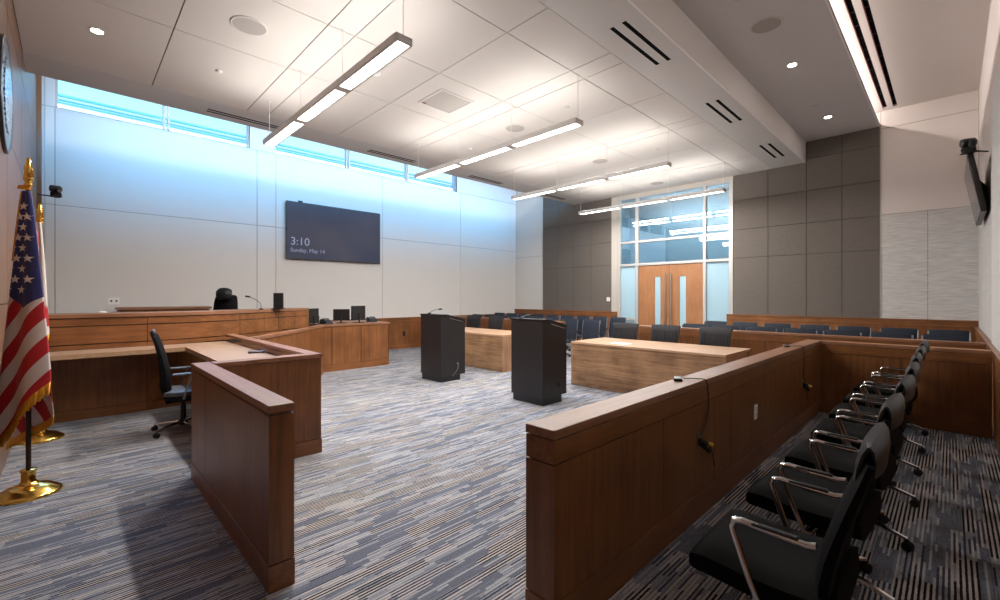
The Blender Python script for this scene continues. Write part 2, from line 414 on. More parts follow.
def tag(o, label, cat, group=None):
    o['label'] = label; o['category'] = cat
    if group: o['group'] = group
    return o
def thing(name, label, cat, loc=(0, 0, 0), rz=0, group=None):
    o = bpy.data.objects.new(name, None); COL.objects.link(o); o.location = loc; o.rotation_euler = (0, 0, rz); o.empty_display_size = .1
    return tag(o, label, cat, group)
def struct(o):
    o['kind'] = 'structure'; return o
def dup(root, loc=None, rz=None, label=None, group=None):
    def cp(o, parent):
        c = o.copy(); COL.objects.link(c); c.parent = parent
        for ch in list(o.children): cp(ch, c)
        return c
    r = cp(root, None)
    if loc is not None: r.location = loc
    if rz is not None: r.rotation_euler = (0, 0, rz)
    if label: r['label'] = label
    if group: r['group'] = group
    return r

def grid_rects(us, vs, gap):
    g = gap / 2
    return [(us[i] + g, us[i + 1] - g, vs[j] + g, vs[j + 1] - g) for i in range(len(us) - 1) for j in range(len(vs) - 1)]

XW, YB, XR, YF = -11.29, 11.857, .36, -.425      # the four walls
ZC, ZH, ZU = 4.54, 5.00, 5.30                   # tiled ceiling, raised ceiling, upper right ceiling
ZTOP = 6.35
# ================================================================== the room
b = MB(); b.box(XW - .3, XR + .3, YF - .3, YB + .3, -.2, 0); struct(b.build('floor', M['carpet']))
b = MB(); b.box(-1.17, XR, YF, 6.88, 0, .065); struct(b.build('floor', M['carpet']))

# ---- left wall (white panels, clerestory openings)
SILL, HEAD = 4.94, 5.78
wins = [(-.2, 1.40), (1.44, 2.96), (3.5, 5.33), (5.38, 7.19), (7.21, 9.05)]
b = MB()
b.box(XW - .25, XW - .012, YF - .2, YB + .2, 0, SILL - .01, 1)
b.box(XW - .25, XW - .012, YF - .2, YB + .2, HEAD, ZTOP, 1)
for (a, c) in ((YF - .2, -.2), (2.96, 3.5), (9.05, YB + .2)): b.box(XW - .25, XW - .012, a, c, SILL - .01, HEAD, 1)
for r in grid_rects([YF, -.2, 3.11, 3.52, 6.35, 9.2, YB], [.0, 3.185, SILL], .010): b.box(XW - .012, XW, r[0], r[1], r[2], r[3], 0)
for (a, c) in ((YF, -.2), (2.96, 3.5), (9.05, YB)): b.box(XW - .012, XW, a, c, SILL + .006, HEAD, 0)
b.box(XW - .012, XW, YF, YB, HEAD, ZTOP, 0)
b.box(XW - .25, XW, -.2, 9.05, SILL - .012, SILL + .004, 0)
struct(b.build('wall_left', [M['white_wall'], M['white_dk']]))
for i, (a, c) in enumerate(wins):
    b = MB(); t = .035
    for q in ((a, a + t, SILL, HEAD), (c - t, c, SILL, HEAD), (a, c, SILL, SILL + t), (a, c, HEAD - t, HEAD)): b.box(XW - .16, XW - .06, *q)
    w = struct(b.build('window_%d' % (i + 1), M['frame']))
    g = MB(); g.box(XW - .115, XW - .105, a + t, c - t, SILL + t, HEAD - t); g.build('pane', M['glass'], w)
# light shelf and louvre rails outside the clerestory
b = MB()
b.box(XW - 1.10, XW - 1.0, -2.5, 14.5, 4.7, 5.335, 0)
b.box(XW - 1.10, XW - 1.0, -2.5, 14.5, 5.37, 5.38, 1); b.box(XW - 1.10, XW - 1.0, -2.5, 14.5, 5.42, 5.43, 1); b.box(XW - 1.10, XW - 1.0, -2.5, 14.5, 5.50, 5.53, 1)
struct(b.build('trim_1', [M['ext'], M['ext2']]))

# ---- front wall (wood veneer, behind the flags)
b = MB(); b.box(XW - .2, XR + .2, YF - .25, YF - .014, 0, ZTOP, 1)
for r in grid_rects([-11.23, -9.6, -7.9, -6.2, -4.5, -2.8, -1.1, XR], [0, 1.46, 3.05, 4.20, ZTOP], .010): b.box(r[0], r[1], YF - .014, YF, r[2], r[3], 0)
struct(b.build('wall_front', [M['wallwood'], M['wood_dk']]))
b = MB(); b.box(XW, XW + .06, YF, YF + .06, 0, ZTOP - .2); struct(b.build('trim_2', M['wood']))
b = MB(); b.box(XW, XW + .012, YF + .09, YF + .105, .9, ZTOP - .2); struct(b.build('trim_3', M['frame']))

# ---- right wall
b = MB(); b.box(XR, XR + .25, YF - .2, YB + .2, 0, ZTOP, 0)
struct(b.build('wall_right', M['paint']))
b = MB()
for r in grid_rects([YF, 1.6, 3.2, 4.8, 6.4, 7.87], [.97, 3.9], .008): b.box(XR - .02, XR, *r, 0)
struct(b.build('trim_4', M['white_wall']))
b = MB(); 
for r in grid_rects([7.87, 9.2, 10.5, YB], [.97, 3.2], .008): b.box(XR - .006, XR, *r, 0)
struct(b.build('trim_5', M['vinyl']))

# ---- back wall
SX0, SX1, STOP = -7.24, -3.80, 4.46             # entrance screen opening
b = MB()
b.box(XW - .2, SX0, YB + .012, YB + .25, 0, ZTOP, 1); b.box(SX1, XR + .2, YB + .012, YB + .25, 0, ZTOP, 1)
b.box(SX0, SX1, YB + .012, YB + .25, STOP, ZTOP, 1)
for r in grid_rects([XW, -9.985], [0, 2.95, ZTOP], .008): b.box(r[0], r[1], YB, YB + .012, r[2], r[3], 0)
rows = [0, 2.48, 3.18, 3.90, 4.62, ZH + .02]
for r in grid_rects([-9.985, -9.32, -8.66, -8.0, SX0], rows[:5] + [ZTOP], .010): b.box(r[0], r[1], YB - .01, YB + .012, r[2], r[3], 2)
for r in grid_rects([SX1, -3.03, -2.27, -1.63, -1.01], rows, .010): b.box(r[0], r[1], YB - .01, YB + .012, r[2], r[3], 2)
for r in grid_rects([-1.0, -.31, XR], [0, 3.19], .006): b.box(r[0], r[1], YB - .004, YB + .012, r[2], r[3], 3)
for r in grid_rects([-2.4, -1.0], [ZH, ZTOP], .006): b.box(r[0], r[1], YB, YB + .012, r[2], r[3], 4)
for r in grid_rects([-1.0, XR], [3.19, 4.95, ZTOP], .008): b.box(r[0], r[1], YB, YB + .012, r[2], r[3], 4)
b.box(SX0, SX1, YB, YB + .25, STOP, ZC, 5)
struct(b.build('wall_back', [M['white_wall'], M['grey_jt'], M['grey_fab'], M['vinyl'], M['paint'], M['jamb']]))
b = MB(); b.box(-10.0, -9.985, YB - .02, YB, 1.06, ZC - .0); struct(b.build('trim_6', M['frame']))
b = MB(); b.box(-1.012, -.998, YB - .016, YB - .004, 1.08, ZH); struct(b.build('trim_7', M['frame']))

# ---- ceilings
b = MB()
b.box(-8.66, -2.30, YF, YB + .01, ZC + .012, ZC + .06, 1)
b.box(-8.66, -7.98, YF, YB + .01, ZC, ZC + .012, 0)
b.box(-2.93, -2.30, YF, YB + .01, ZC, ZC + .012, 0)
ys = [YF]
for k in range(5):
    yc = 2.2 + 2.733 * k
    for y in (yc - 1.367, yc - .155, yc + .155):
        if YF < y < YB: ys.append(y)
ys.append(YB + .01)
for r in grid_rects([-7.98, -6.10, -4.82, -3.54, -2.93], ys, .012):
    b.box(r[0], r[1], r[2], r[3], ZC, ZC + .012, 2)
struct(b.build('ceiling', [M['paint_up'], M['joint'], M['tile']]))
# fascia above the left edge, roof over the light gap
b = MB()
b.box(-8.67, -8.66, YF, YB + .01, ZC, 5.76, 0); b.box(-8.66, -8.60, YF, YB + .01, ZC + .06, 5.76, 0)
b.box(-8.60, -8.0, YF, YB + .01, 5.66, 5.70, 0)
b.box(-8.05, -8.0, YF, YB + .01, ZC + .06, ZTOP, 0)
b.box(XW - .2, -8.0, YF - .2, YB + .2, ZTOP, ZTOP + .1, 0)
struct(b.build('ceiling', [M['white_wall']]))
# bulkhead side, raised ceiling, upper right ceiling
b = MB()
b.box(-2.30, -2.28, YF, YB + .01, ZC, ZH, 0)
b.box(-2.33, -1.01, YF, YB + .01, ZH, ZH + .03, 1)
b.box(-1.03, -1.01, YF, YB + .01, ZH - .004, ZH + .05, 0)
struct(b.build('ceiling', [M['fascia'], M['paint_grey']]))
b = MB()
for (a, c) in ((-2.0, -.955), (-.885, -.80), (-.735, XR + .1)): b.box(a, c, YF, YB + .01, ZU, ZU + .05, 0)
for a in (-.955, -.80): b.box(a, a + .07 - .005 + .005, 11.68, YB + .01, ZU, ZU + .05, 0)
b.box(-2.05, -2.0, YF, YB + .01, ZH + .03, ZU + .05, 0)
struct(b.build('ceiling', M['paint']))
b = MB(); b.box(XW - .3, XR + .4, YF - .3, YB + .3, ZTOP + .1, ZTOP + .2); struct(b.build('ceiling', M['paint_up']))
# ---- wainscots
def wains(name, fn, L, top, seams, mw=None, depth=.06, z0=0.0):
    """fn maps (along, out, z) to room coordinates"""
    b = MB()
    def bx(a0, a1, o0, o1, za, zb, mi):
        P = [fn(a0, o0), fn(a1, o1)]
        b.box(P[0][0], P[1][0], P[0][1], P[1][1], za, zb, mi)
    bx(0, L, 0, depth - .014, z0, top - .03, 1)
    bx(0, L, 0, depth + .012, top - .03, top, 2)
    ss = [0] + seams + [L]
    for i in range(len(ss) - 1):
        bx(ss[i] + .002, ss[i + 1] - .002, depth - .014, depth, top - .135, top - .036, 2)
        bx(ss[i] + .002, ss[i + 1] - .002, depth - .014, depth - .004, z0 + .125, top - .142, 0)
    bx(0, L, depth - .014, depth, z0, z0 + .12, 2)
    o = struct(b.build(name, [M['wood'], M['wood_dk'], mw or M['wood_x']])); return o
wains('baseboard_left', lambda a, o: (XW + o, 4.6 + a), YB - 4.6, .91, [1.3, 2.6, 3.9, 5.2], M['wood_y'])
wains('baseboard_back', lambda a, o: (XW + a, YB - o), -7.04 - XW, 1.065, [1.1, 2.2, 3.2], depth=.08)
wains('baseboard_back', lambda a, o: (-3.93 + a, YB - o), XR + 3.93, 1.085, [1.2, 2.4, 3.4], depth=.08)
wains('baseboard_right', lambda a, o: (XR - o, YF + a), YB - .09 - YF, .97, [1.5, 3.0, 4.5, 6.0, 7.6, 9.2, 10.8], M['wood_y'], depth=.05)

# ---- entrance screen: frame, panes, the double door, lobby behind
ST = thing('door_1', '', 'door'); del ST['label']; del ST['category']; struct(ST); ST.location = (-5.41, YB + .06, 0)
wl = tuple(ST.location)
b = MB(); y0, y1 = YB - .02, YB + .10
for (a, c) in ((-7.03, -6.945), (-6.455, -6.365), (-4.53, -4.455), (-3.895, -3.80)): b.box(a, c, y0, y1, 0, STOP)
for (a, c) in ((-6.945, -6.455), (-6.365, -4.53), (-4.455, -3.895)):
    b.box(a, c, y0, y1, STOP - .06, STOP); b.box(a, c, y0, y1, 3.09, 3.155); b.box(a, c, y0, y1, 2.42, 2.49)
for (a, c) in ((-6.945, -6.455), (-4.455, -3.895)): b.box(a, c, y0, y1, .815, .89); b.box(a, c, y0, y1, 0, .12)
b.build('door_frame', M['frame'], ST, bevel=.004, world=wl)
b = MB(); b.box(SX0, -7.03, YB - .03, YB + .12, 0, ZC - .01); b.build('jamb', M['jamb'], ST, world=wl)
for (a, c) in ((-6.945, -6.455), (-6.365, -4.53), (-4.455, -3.895)):
    for (za, zb) in ((3.155, STOP - .06), (2.49, 3.09)):
        g = MB(); g.box(a, c, YB + .035, YB + .045, za, zb); g.build('glass_pane', M['glass_up'], ST, world=wl)
for (a, c) in ((-6.945, -6.455), (-4.455, -3.895)):
    for (za, zb) in ((.89, 2.42), (.12, .815)):
        g = MB(); g.box(a, c, YB + .035, YB + .045, za, zb); g.build('glass_pane', M['glass_frost'], ST, world=wl)
for sgn, a, c, ga, gb, hx in ((-1, -6.36, -5.452, -5.865, -5.70, -5.53), (1, -5.442, -4.535, -5.16, -4.985, -5.375)):
    b = MB(); yy0, yy1 = YB + .01, YB + .055
    b.box(a, ga, yy0, yy1, .01, 2.415); b.box(gb, c, yy0, yy1, .01, 2.415); b.box(ga, gb, yy0, yy1, .01, .40); b.box(ga, gb, yy0, yy1, 2.08, 2.415)
    d = b.build('door_leaf', M['doorwood'], ST, world=wl)
    g = MB(); g.box(ga, gb, YB + .025, YB + .035, .40, 2.08); g.build('vision_panel', M['glass_frost'], d, world=wl)
    h = MB(); h.tube([(hx, YB - .05, .35), (hx, YB - .05, 2.16)], .016, 12)
    for z in (.55, 1.95): h.tube([(hx, YB - .05, z), (hx, YB + .012, z)], .010, 8)
    h.build('pull_bar', M['alu'], d, smooth=True, world=wl)
b = MB()
b.box(-8.2, -2.8, YB + 2.6, YB + 2.7, 0, 4.9); b.box(-8.2, -8.1, YB + .25, YB + 2.7, 0, 4.9); b.box(-2.9, -2.8, YB + .25, YB + 2.7, 0, 4.9)
b.box(-8.2, -2.8, YB + .25, YB + 2.7, 4.8, 4.9); b.box(-8.2, -2.8, YB + .05, YB + 2.7, -.1, 0, 1)
struct(b.build('wall_lobby', [M['lobby'], M['lobby_fl']]))
area('lobby_light', (-5.4, YB + 1.5, 4.78), 3.2, .9, 70, (.78, .92, 1.0), (0, 0, 0))

# ================================================================== ceiling devices
def circ(b, x, y, r, z0, z1, n=28, mi=0):
    b.prism([(x + r * math.cos(2 * PI * k / n), y + r * math.sin(2 * PI * k / n)) for k in range(n)], z0, z1, mi)
def ceiling_speaker(x, y, z, label):
    t = thing('ceiling_speaker', label, 'ceiling speaker', (x, y, z), group='round ceiling speakers')
    b = MB(); b.lathe([(.165, 0), (.185, 0), (.185, -.006), (.178, -.010), (.165, -.008)], n=32, caps=False); b.build('rim', M['offwhite'], t, smooth=True)
    b = MB(); circ(b, 0, 0, .166, -.006, 0); b.build('grille', M['speaker'], t)
    return t
ceiling_speaker(-5.455, 1.425, ZC, 'round grey ceiling speaker over the clerk station, nearest to the wood wall')
ceiling_speaker(-5.45, 5.70, ZC, 'round ceiling speaker between the second and third linear lights')
ceiling_speaker(-5.45, 8.43, ZC, 'round ceiling speaker between the third and fourth linear lights')
ceiling_speaker(-5.45, 11.15, ZC, 'round ceiling speaker right in front of the entrance glass')
ceiling_speaker(-1.65, 6.37, ZH, 'round grey speaker in the raised ceiling on the right')
def downlight(x, y, z, label, p=DOWNLIGHT):
    t = thing('downlight', label, 'downlight', (x, y, z), group='recessed downlights')
    b = MB(); b.lathe([(.055, 0), (.075, 0), (.075, -.005), (.055, -.004)], n=24, caps=False); b.build('trim_ring', M['offwhite'], t, smooth=True)
    b = MB(); circ(b, 0, 0, .055, -.004, 0, 20); b.build('lens', M['lens'], t)
    spot('downlight_lamp', (0, 0, -.02), p, WARM, 110, .7, t)
downlight(-6.765, .215, ZC, 'lit recessed downlight in the tiled ceiling beside the wood wall')
downlight(-1.66, 7.745, ZH, 'lit recessed downlight in the raised ceiling, nearer of the visible two')
downlight(-1.66, 10.49, ZH, 'lit recessed downlight in the raised ceiling close to the grey back wall')
def air_slot(xa, xb, ya, yb, z, label, group, red=False):
    cx, cy = (xa + xb) / 2, (ya + yb) / 2
    t = thing('air_slot', label, 'air diffuser', (cx, cy, z), group=group)
    w = xb - xa; l = (yb - ya) / 2; sw = w * (.18 if w > .2 else .30); ce = w * .27
    b = MB(); h = .0012
    for (q0, q1) in ((-w / 2, -ce - sw / 2), (-ce + sw / 2, ce - sw / 2), (ce + sw / 2, w / 2)): b.box(q0, q1, -l, l, -h, 0)
    b.build('frame', M['paint_up'], t)
    for s_ in (-1, 1):
        b = MB(); b.box(s_ * ce - sw / 2, s_ * ce + sw / 2, -l, l, -.001, 0); b.build('slot', M['slot_black'], t)
for k, nm in enumerate(('first', 'second', 'third', 'fourth')):
    yy = 2.14 + 2.733 * k + (.08 if k else 0)
    air_slot(-8.47, -8.30, yy - .56, yy + .56, ZC, 'double black ceiling air slot beside the high windows, %s from the wood wall' % nm, 'air slots by the high windows')
for k, nm in enumerate(('nearest', 'middle', 'farthest')):
    yy = 4.90 + 2.75 * k
    air_slot(-2.72, -2.44, yy - .56, yy + .56, ZC, 'pair of black air slots in the white bulkhead, %s of the three' % nm, 'air slots in the bulkhead')
# the two long slots in the upper right ceiling
for a, lab in ((-.955, 'long black air slot in the high ceiling, nearer the tiled ceiling'), (-.80, 'long black air slot in the high ceiling, nearer the right wall')):
    t = thing('linear_air_slot', lab, 'air diffuser', (a + .035, 5.6, ZU), group='long slots in the high ceiling')
    b = MB(); b.box(-.0345, .0345, -5.95, 6.075, .03, .049); b.build('plenum', M['slot_black'], t)
    b = MB(); b.box(-.0345, -.028, -5.95, 6.075, .0, .03); b.build('slot_edge', M['slot_red'], t)
    for k in range(14):
        b = MB(); yy = .2 + k * .42; b.box(-.028, .0345, yy, yy + .008, .024, .03); b.build('spacer', M['grey_jt'], t)
# square vent
t = thing('ceiling_vent', 'square perforated ceiling vent with white frame between the two nearest linear lights', 'ceiling vent', (-5.455, 4.16, ZC))
b = MB()
for q in ((-.31, .31, -.31, -.28), (-.31, .31, .28, .31), (-.31, -.28, -.28, .28), (.28, .31, -.28, .28)): b.box(*q, -.012, 0)
b.build('frame', M['offwhite'], t)
b = MB(); b.box(-.28, .28, -.28, .28, -.006, 0); b.build('grille', M['speaker'], t)
b = MB(); b.box(-.27, -.24, -.26, -.20, -.012, -.006); b.build('indicator', M['slot_red'], t)
# smoke detectors / sprinklers
def small(name, label, cat, x, y, z, r, h, m, group=None):
    b = MB(); b.lathe([(r, 0), (r, -h * .5), (r * .7, -h), (r * .3, -h * 1.15)], n=20)
    return tag(b.build(name, m, None, smooth=True, loc=(x, y, z)), label, cat, group)
small('smoke_detector', 'small round white smoke detector beside the nearest linear light', 'smoke detector', -5.41, 2.95, ZC, .06, .03, M['white'])
small('sprinkler_head', 'small grey sprinkler cap over the clerk station', 'sprinkler', -6.83, 1.42, ZC, .04, .02, M['grey_metal'], 'ceiling sprinkler caps')
small('sprinkler_head', 'small grey sprinkler cap beyond the second linear light', 'sprinkler', -6.83, 4.62 + 1.2, ZC, .04, .02, M['grey_metal'], 'ceiling sprinkler caps')
small('sprinkler_head', 'small sprinkler cap near the right end of the second linear light', 'sprinkler', -4.26, 5.65, ZC, .035, .02, M['offwhite'], 'ceiling sprinkler caps')
small('sprinkler_head', 'tiny sprinkler cap between the third and fourth linear lights', 'sprinkler', -4.2, 8.6, ZC, .035, .02, M['offwhite'], 'ceiling sprinkler caps')
small('sprinkler_head', 'small cap in the raised ceiling near the farther downlight', 'sprinkler', -1.73, 9.71, ZH, .035, .012, M['paint_grey'], 'ceiling sprinkler caps')
small('sprinkler_head', 'small cap in the raised ceiling in front of the round speaker', 'sprinkler', -1.75, 5.6, ZH, .035, .012, M['paint_grey'], 'ceiling sprinkler caps')

# ---- linear pendant lights
FX = [-7.37, -6.075, -4.80, -3.525]
def linear_light(y, label):
    cx = (FX[0] + FX[-1]) / 2; t = thing('linear_light', label, 'pendant light', (cx, y, 3.86), group='suspended linear lights')
    L0, L1 = FX[0] - cx, FX[-1] - cx; w = .088
    b = MB(); 
    b.box(L0, L1, -w, -w + .026, 0, .075); b.box(L0, L1, w - .026, w, 0, .075)
    b.box(L0, L1, -w + .026, w - .026, .045, .06); b.box(L0 - .012, L0, -w, w, 0, .075); b.box(L1, L1 + .012, -w, w, 0, .075)
    for x in FX[1:3]: b.box(x - cx - .062, x - cx + .062, -w + .026, w - .026, .002, .045)
    b.build('housing', M['grey_metal'], t, bevel=.003)
    for i in range(3):
        a, c = FX[i] - cx + (.065 if i else .035), FX[i + 1] - cx - (.065 if i < 2 else .035)
        b = MB(); b.box(a, c, -w + .034, w - .034, .006, .016); b.build('diffuser', M['diff'], t)
        area('lamp_down', ((a + c) / 2, 0, .003), c - a, w * 1.22, DOWN_POWER / 3, NEUT, (0, 0, 0), t)
        for sd in (-1, 1): area('lamp_up', ((a + c) / 2, sd * .075, .092), c - a, .04, UP_POWER / 6, NEUT, (R(180 - sd * 60), 0, 0), t)
    for x in (FX[0] + .01, FX[1], FX[2], FX[3] - .01):
        b = MB(); b.tube([(x - cx, 0, .075), (x - cx, 0, ZC - 3.86)], .0035, 6); b.lathe([(.018, 0), (.018, -.004), (.006, -.02)], (x - cx, 0, ZC - 3.86), 12)
        b.build('cable', M['cable'], t)
    return t
for k, lab in enumerate(('suspended linear light nearest the camera, over the clerk station', 'suspended linear light, second nearest, over the two black podiums',
                         'suspended linear light, third from the camera, over the counsel tables', 'suspended linear light farthest away, in front of the entrance glass')):
    linear_light(2.2 + 2.733 * k, lab)

# ================================================================== court furniture
def partition(name, label, p0, L, ang, T, H, z0, seamsA, seamsB, cat='partition', base=.235, cap_over=.002, split=True, end_cap=True, rail=.10, loc=None, wm='wood'):
    """freestanding panelled wall; local x along its length, local y 0..T its thickness; side A is y=T, side B is y=0"""
    t = thing(name, label, cat, (p0[0], p0[1], z0), ang)
    b = MB(); b.rbox(-cap_over, L + cap_over, -cap_over, T + cap_over, H - .040, H, .004, 2); b.build('cap', M['cap_x'], t)
    b = MB(); g = .010; b.box(.012, L - .012, .012, T - .012, .0, H - .040); b.build('core', M['wood_dk'], t)
    b = MB(); zr = H - .045
    b.box(-.003, L + .003, -.003, T + .003, 0, base - .006); b.build('base', M['wood_x'], t, bevel=.002)
    b = MB(); b.box(0, L, 0, T, zr - rail, zr); b.build('top_rail', M['wood_x'], t, bevel=.002)
    for side, seams in ((1, seamsA), (0, seamsB)):
        ss = [.0] + seams + [L]
        y0, y1 = (T - .013, T - .001) if side else (.001, .013)
        for i in range(len(ss) - 1):
            b = MB(); b.box(ss[i] + (.003 if i else .0135), ss[i + 1] - (.003 if i < len(ss) - 2 else .0135), y0, y1, base, zr - rail - .006)
            b.build('panel', M[wm], t)
    for x in (0, L):
        b = MB(); a, c = (0, .013) if x == 0 else (L - .013, L); b.box(a, c, 0, T, base, zr - rail - .006); b.build('end_panel', M[wm], t)
    return t
# jury box front wall: runs along the room
JX0, JX1 = -1.322, -1.163
partition('jury_partition', 'long panelled brown wood wall in front of the jury chairs with a broad polished cap', (JX1, 1.452), 6.92 - 1.452, R(90), JX1 - JX0, .965, 0,
          [1.3, 2.6, 3.9], [1.01, 1.80, 2.13, 3.2, 4.3])
partition('jury_partition', 'panelled brown wood wall closing the far end of the jury box', (JX1 + .012, 6.80), XR - .062 - JX1 - .012, 0, .14, .965, .0, [.9], [.76], base=.19)
partition('gallery_rail', 'low panelled wood rail in front of the right gallery chairs, ending at the right wall', (-4.45, 7.85), XR - .062 + 4.45, 0, .12, .965, 0,
          [.7, 1.4, 2.1, 2.8, 3.5, 4.2], [.3, .6, .9, 1.2, 1.5, 1.8, 2.1, 2.4, 2.7, 3.0])
partition('gallery_rail', 'low panelled wood rail behind the left counsel table', (-11.21, 7.85), 11.21 - 6.06, 0, .12, .965, 0,
          [.9, 1.8, 2.7, 3.6], [.5, 1.0, 1.5, 2.0, 2.5, 3.0, 3.5, 4.0, 4.5])
# clerk partition near the camera
partition('clerk_partition', 'free-ended brown wood wall with a glossy cap, nearest the camera beside the clerk station', (-4.476, .730), 2.028, 0, .125, .965, 0, [], [.52], base=.142, rail=.004)

# ---- clerk station (peninsula desk with ledge along the bench)
t = thing('clerk_station', 'brown wood clerk desk with tan sunken worktop joined to the high bench', 'desk', (-5.9, 1.3, 0)); wl = (-5.9, 1.3, 0)
b = MB()
b.prism([(-7.53, -.37), (-6.98, -.37), (-6.98, 1.09), (-4.445, 1.09), (-4.445, 1.65), (-7.53, 1.65)], .83, .865)
b.build('worktop', M['tan'], t, world=wl)
b = MB(); b.box(-6.978, -6.965, -.37, 1.075, .815, .868); b.box(-6.978, -4.46, 1.075, 1.09, .815, .868); b.build('edge_band', M['oak_top'], t, world=wl)
b = MB(); b.box(-4.445, -4.325, .862, 1.765, .14, .925); b.build('front_panel', M['wood'], t, bevel=.002, world=wl)
b = MB(); b.box(-6.72, -4.445, 1.655, 1.765, .14, .925); b.build('side_panel', M['wood'], t, bevel=.002, world=wl)
b = MB(); b.box(-4.445, -4.318, .862, 1.770, 0, .135); b.box(-6.72, -4.445, 1.65, 1.77, 0, .135); b.build('base', M['wood_y'], t, world=wl)
b = MB(); b.prism([(-4.312, .862), (-4.312, 1.775), (-7.54, 1.775), (-7.54, 1.65), (-4.45, 1.65), (-4.45, .862)], .93, .967); b.build('cap', M['cap_x'], t, bevel=.003, world=wl)
b = MB(); b.box(-5.3, -5.26, 1.12, 1.66, 0, .83); b.build('inner_panel', M['wood'], t, world=wl)

# ---- the high bench
def offset(poly, d):
    out = []
    n = len(poly)
    for i in range(n):
        a = Vector(poly[max(i - 1, 0)]); c = Vector(poly[min(i + 1, n - 1)]); t_ = (c - a).normalized(); nn = Vector((t_.y, -t_.x))
        out.append((poly[i][0] + nn.x * d, poly[i][1] + nn.y * d))
    return out
def band(b, poly, z0, z1, d0, d1, mi=0):
    """solid strip following poly, from offset d0 to d1 (to the right hand side)"""
    A, C = offset(poly, d0), offset(poly, d1); n = len(poly)
    vs = [(p[0], p[1], z0) for p in A] + [(p[0], p[1], z0) for p in C] + [(p[0], p[1], z1) for p in A] + [(p[0], p[1], z1) for p in C]
    fs = []
    for i in range(n - 1):
        fs += [(i, i + 1, n + i + 1, n + i), (2 * n + i, 3 * n + i, 3 * n + i + 1, 2 * n + i + 1), (i, 2 * n + i, 2 * n + i + 1, i + 1), (n + i, n + i + 1, 3 * n + i + 1, 3 * n + i)]
    fs += [(0, n, 3 * n, 2 * n), (n - 1, 2 * n + n - 1, 3 * n + n - 1, n + n - 1)]
    b.add(vs, fs, mi)
def dense(poly, step=.12):
    # Catmull-Rom through the points
    P = [Vector(p) for p in poly]; out = []
    for i in range(len(P) - 1):
        p0 = P[max(i - 1, 0)]; p1 = P[i]; p2 = P[i + 1]; p3 = P[min(i + 2, len(P) - 1)]
        n = max(1, int((p2 - p1).length / step))
        for k in range(n):
            u = k / n; out.append(tuple(.5 * ((2 * p1) + (p2 - p0) * u + (2 * p0 - 5 * p1 + 4 * p2 - p3) * u * u + (3 * p1 - p0 - 3 * p2 + p3) * u ** 3)))
    out.append(tuple(P[-1])); return out
def cut(poly, s0, s1):
    out = []; s = 0
    for i in range(len(poly) - 1):
        a, c = Vector(poly[i]), Vector(poly[i + 1]); l = (c - a).length
        for q in (s0, s1):
            pass
        if s + l > s0 and s < s1:
            ua = max(0, (s0 - s) / l); ub = min(1, (s1 - s) / l)
            pa, pb = a.lerp(c, ua), a.lerp(c, ub)
            if not out: out.append(tuple(pa))
            out.append(tuple(pb))
        s += l
    return out
def plen(poly): return sum((Vector(poly[i + 1]) - Vector(poly[i])).length for i in range(len(poly) - 1))
front = dense([(-7.54, -.38), (-7.54, .2), (-7.54, .9), (-7.61, 1.4), (-7.82, 1.93), (-8.17, 2.45), (-8.45, 2.90), (-8.64, 3.27)])
t = thing('judge_bench', 'long high wood judge bench curving away at its right end', 'bench', (-7.9, 1.2, 0)); wl = (-7.9, 1.2, 0)
LB = plen(front); seams = [0, 1.12, 2.33, 2.85, 3.20, 3.60, LB]
b = MB(); band(b, front, 0, 1.262, -.06, -.014); b.build('core', M['wood_dk'], t, world=wl)
for (z0, z1, nm, mt) in ((1.163, 1.250, 'top_rail', 'wood_y'), (.935, 1.150, 'panel', 'wood_y'), (.868, .922, 'lower_rail', 'wood_y'), (.12, .80, 'kick_panel', 'wood'), (0, .112, 'base', 'wood_y')):
    for i in range(len(seams) - 1):
        b = MB(); band(b, cut(front, seams[i] + .004, seams[i + 1] - .004), z0, z1, -.014, 0); b.build(nm, M[mt], t, world=wl)
b = MB(); band(b, front, 1.262, 1.306, -.62, .015); b.build('cap', M['cap_y'], t, world=wl)
e0, e1 = offset(front, -.62)[-1], front[-1]
b = MB(); band(b, [front[-1], offset(front, -.60)[-1]], 0, 1.26, -.02, .02); b.build('end_panel', M['wood'], t, world=wl)
# raised judge platform behind it
b = MB(); pl = offset(front, -.07); b.prism(pl + [(-9.4, 3.5), (XW + .005, 3.5), (XW + .005, -.38)], 0, .34); struct(b.build('floor', M['carpet']))
# low curved wall in front of the bench
low = [(-6.67, 1.83), (-7.30, 2.42), (-8.05, 3.08), (-8.62, 3.56)]
t = thing('low_partition', 'low slanted wood wall between the clerk desk corner and the monitor desk', 'partition', (-7.6, 2.7, 0)); wl = (-7.6, 2.7, 0)
b = MB(); band(b, low, 0, .925, -.11, -.013); b.build('core', M['wood_dk'], t, world=wl)
LL = plen(low)
for i in range(4):
    b = MB(); band(b, cut(low, LL * i / 4 + .003, LL * (i + 1) / 4 - .003), .14, .915, -.013, 0); b.build('panel', M['wood'], t, world=wl)
b = MB(); band(b, low, 0, .135, -.013, .003); b.build('base', M['wood_x'], t, world=wl)
b = MB(); band(b, low, .925, .965, -.125, .014); b.build('cap', M['cap_x'], t, world=wl)
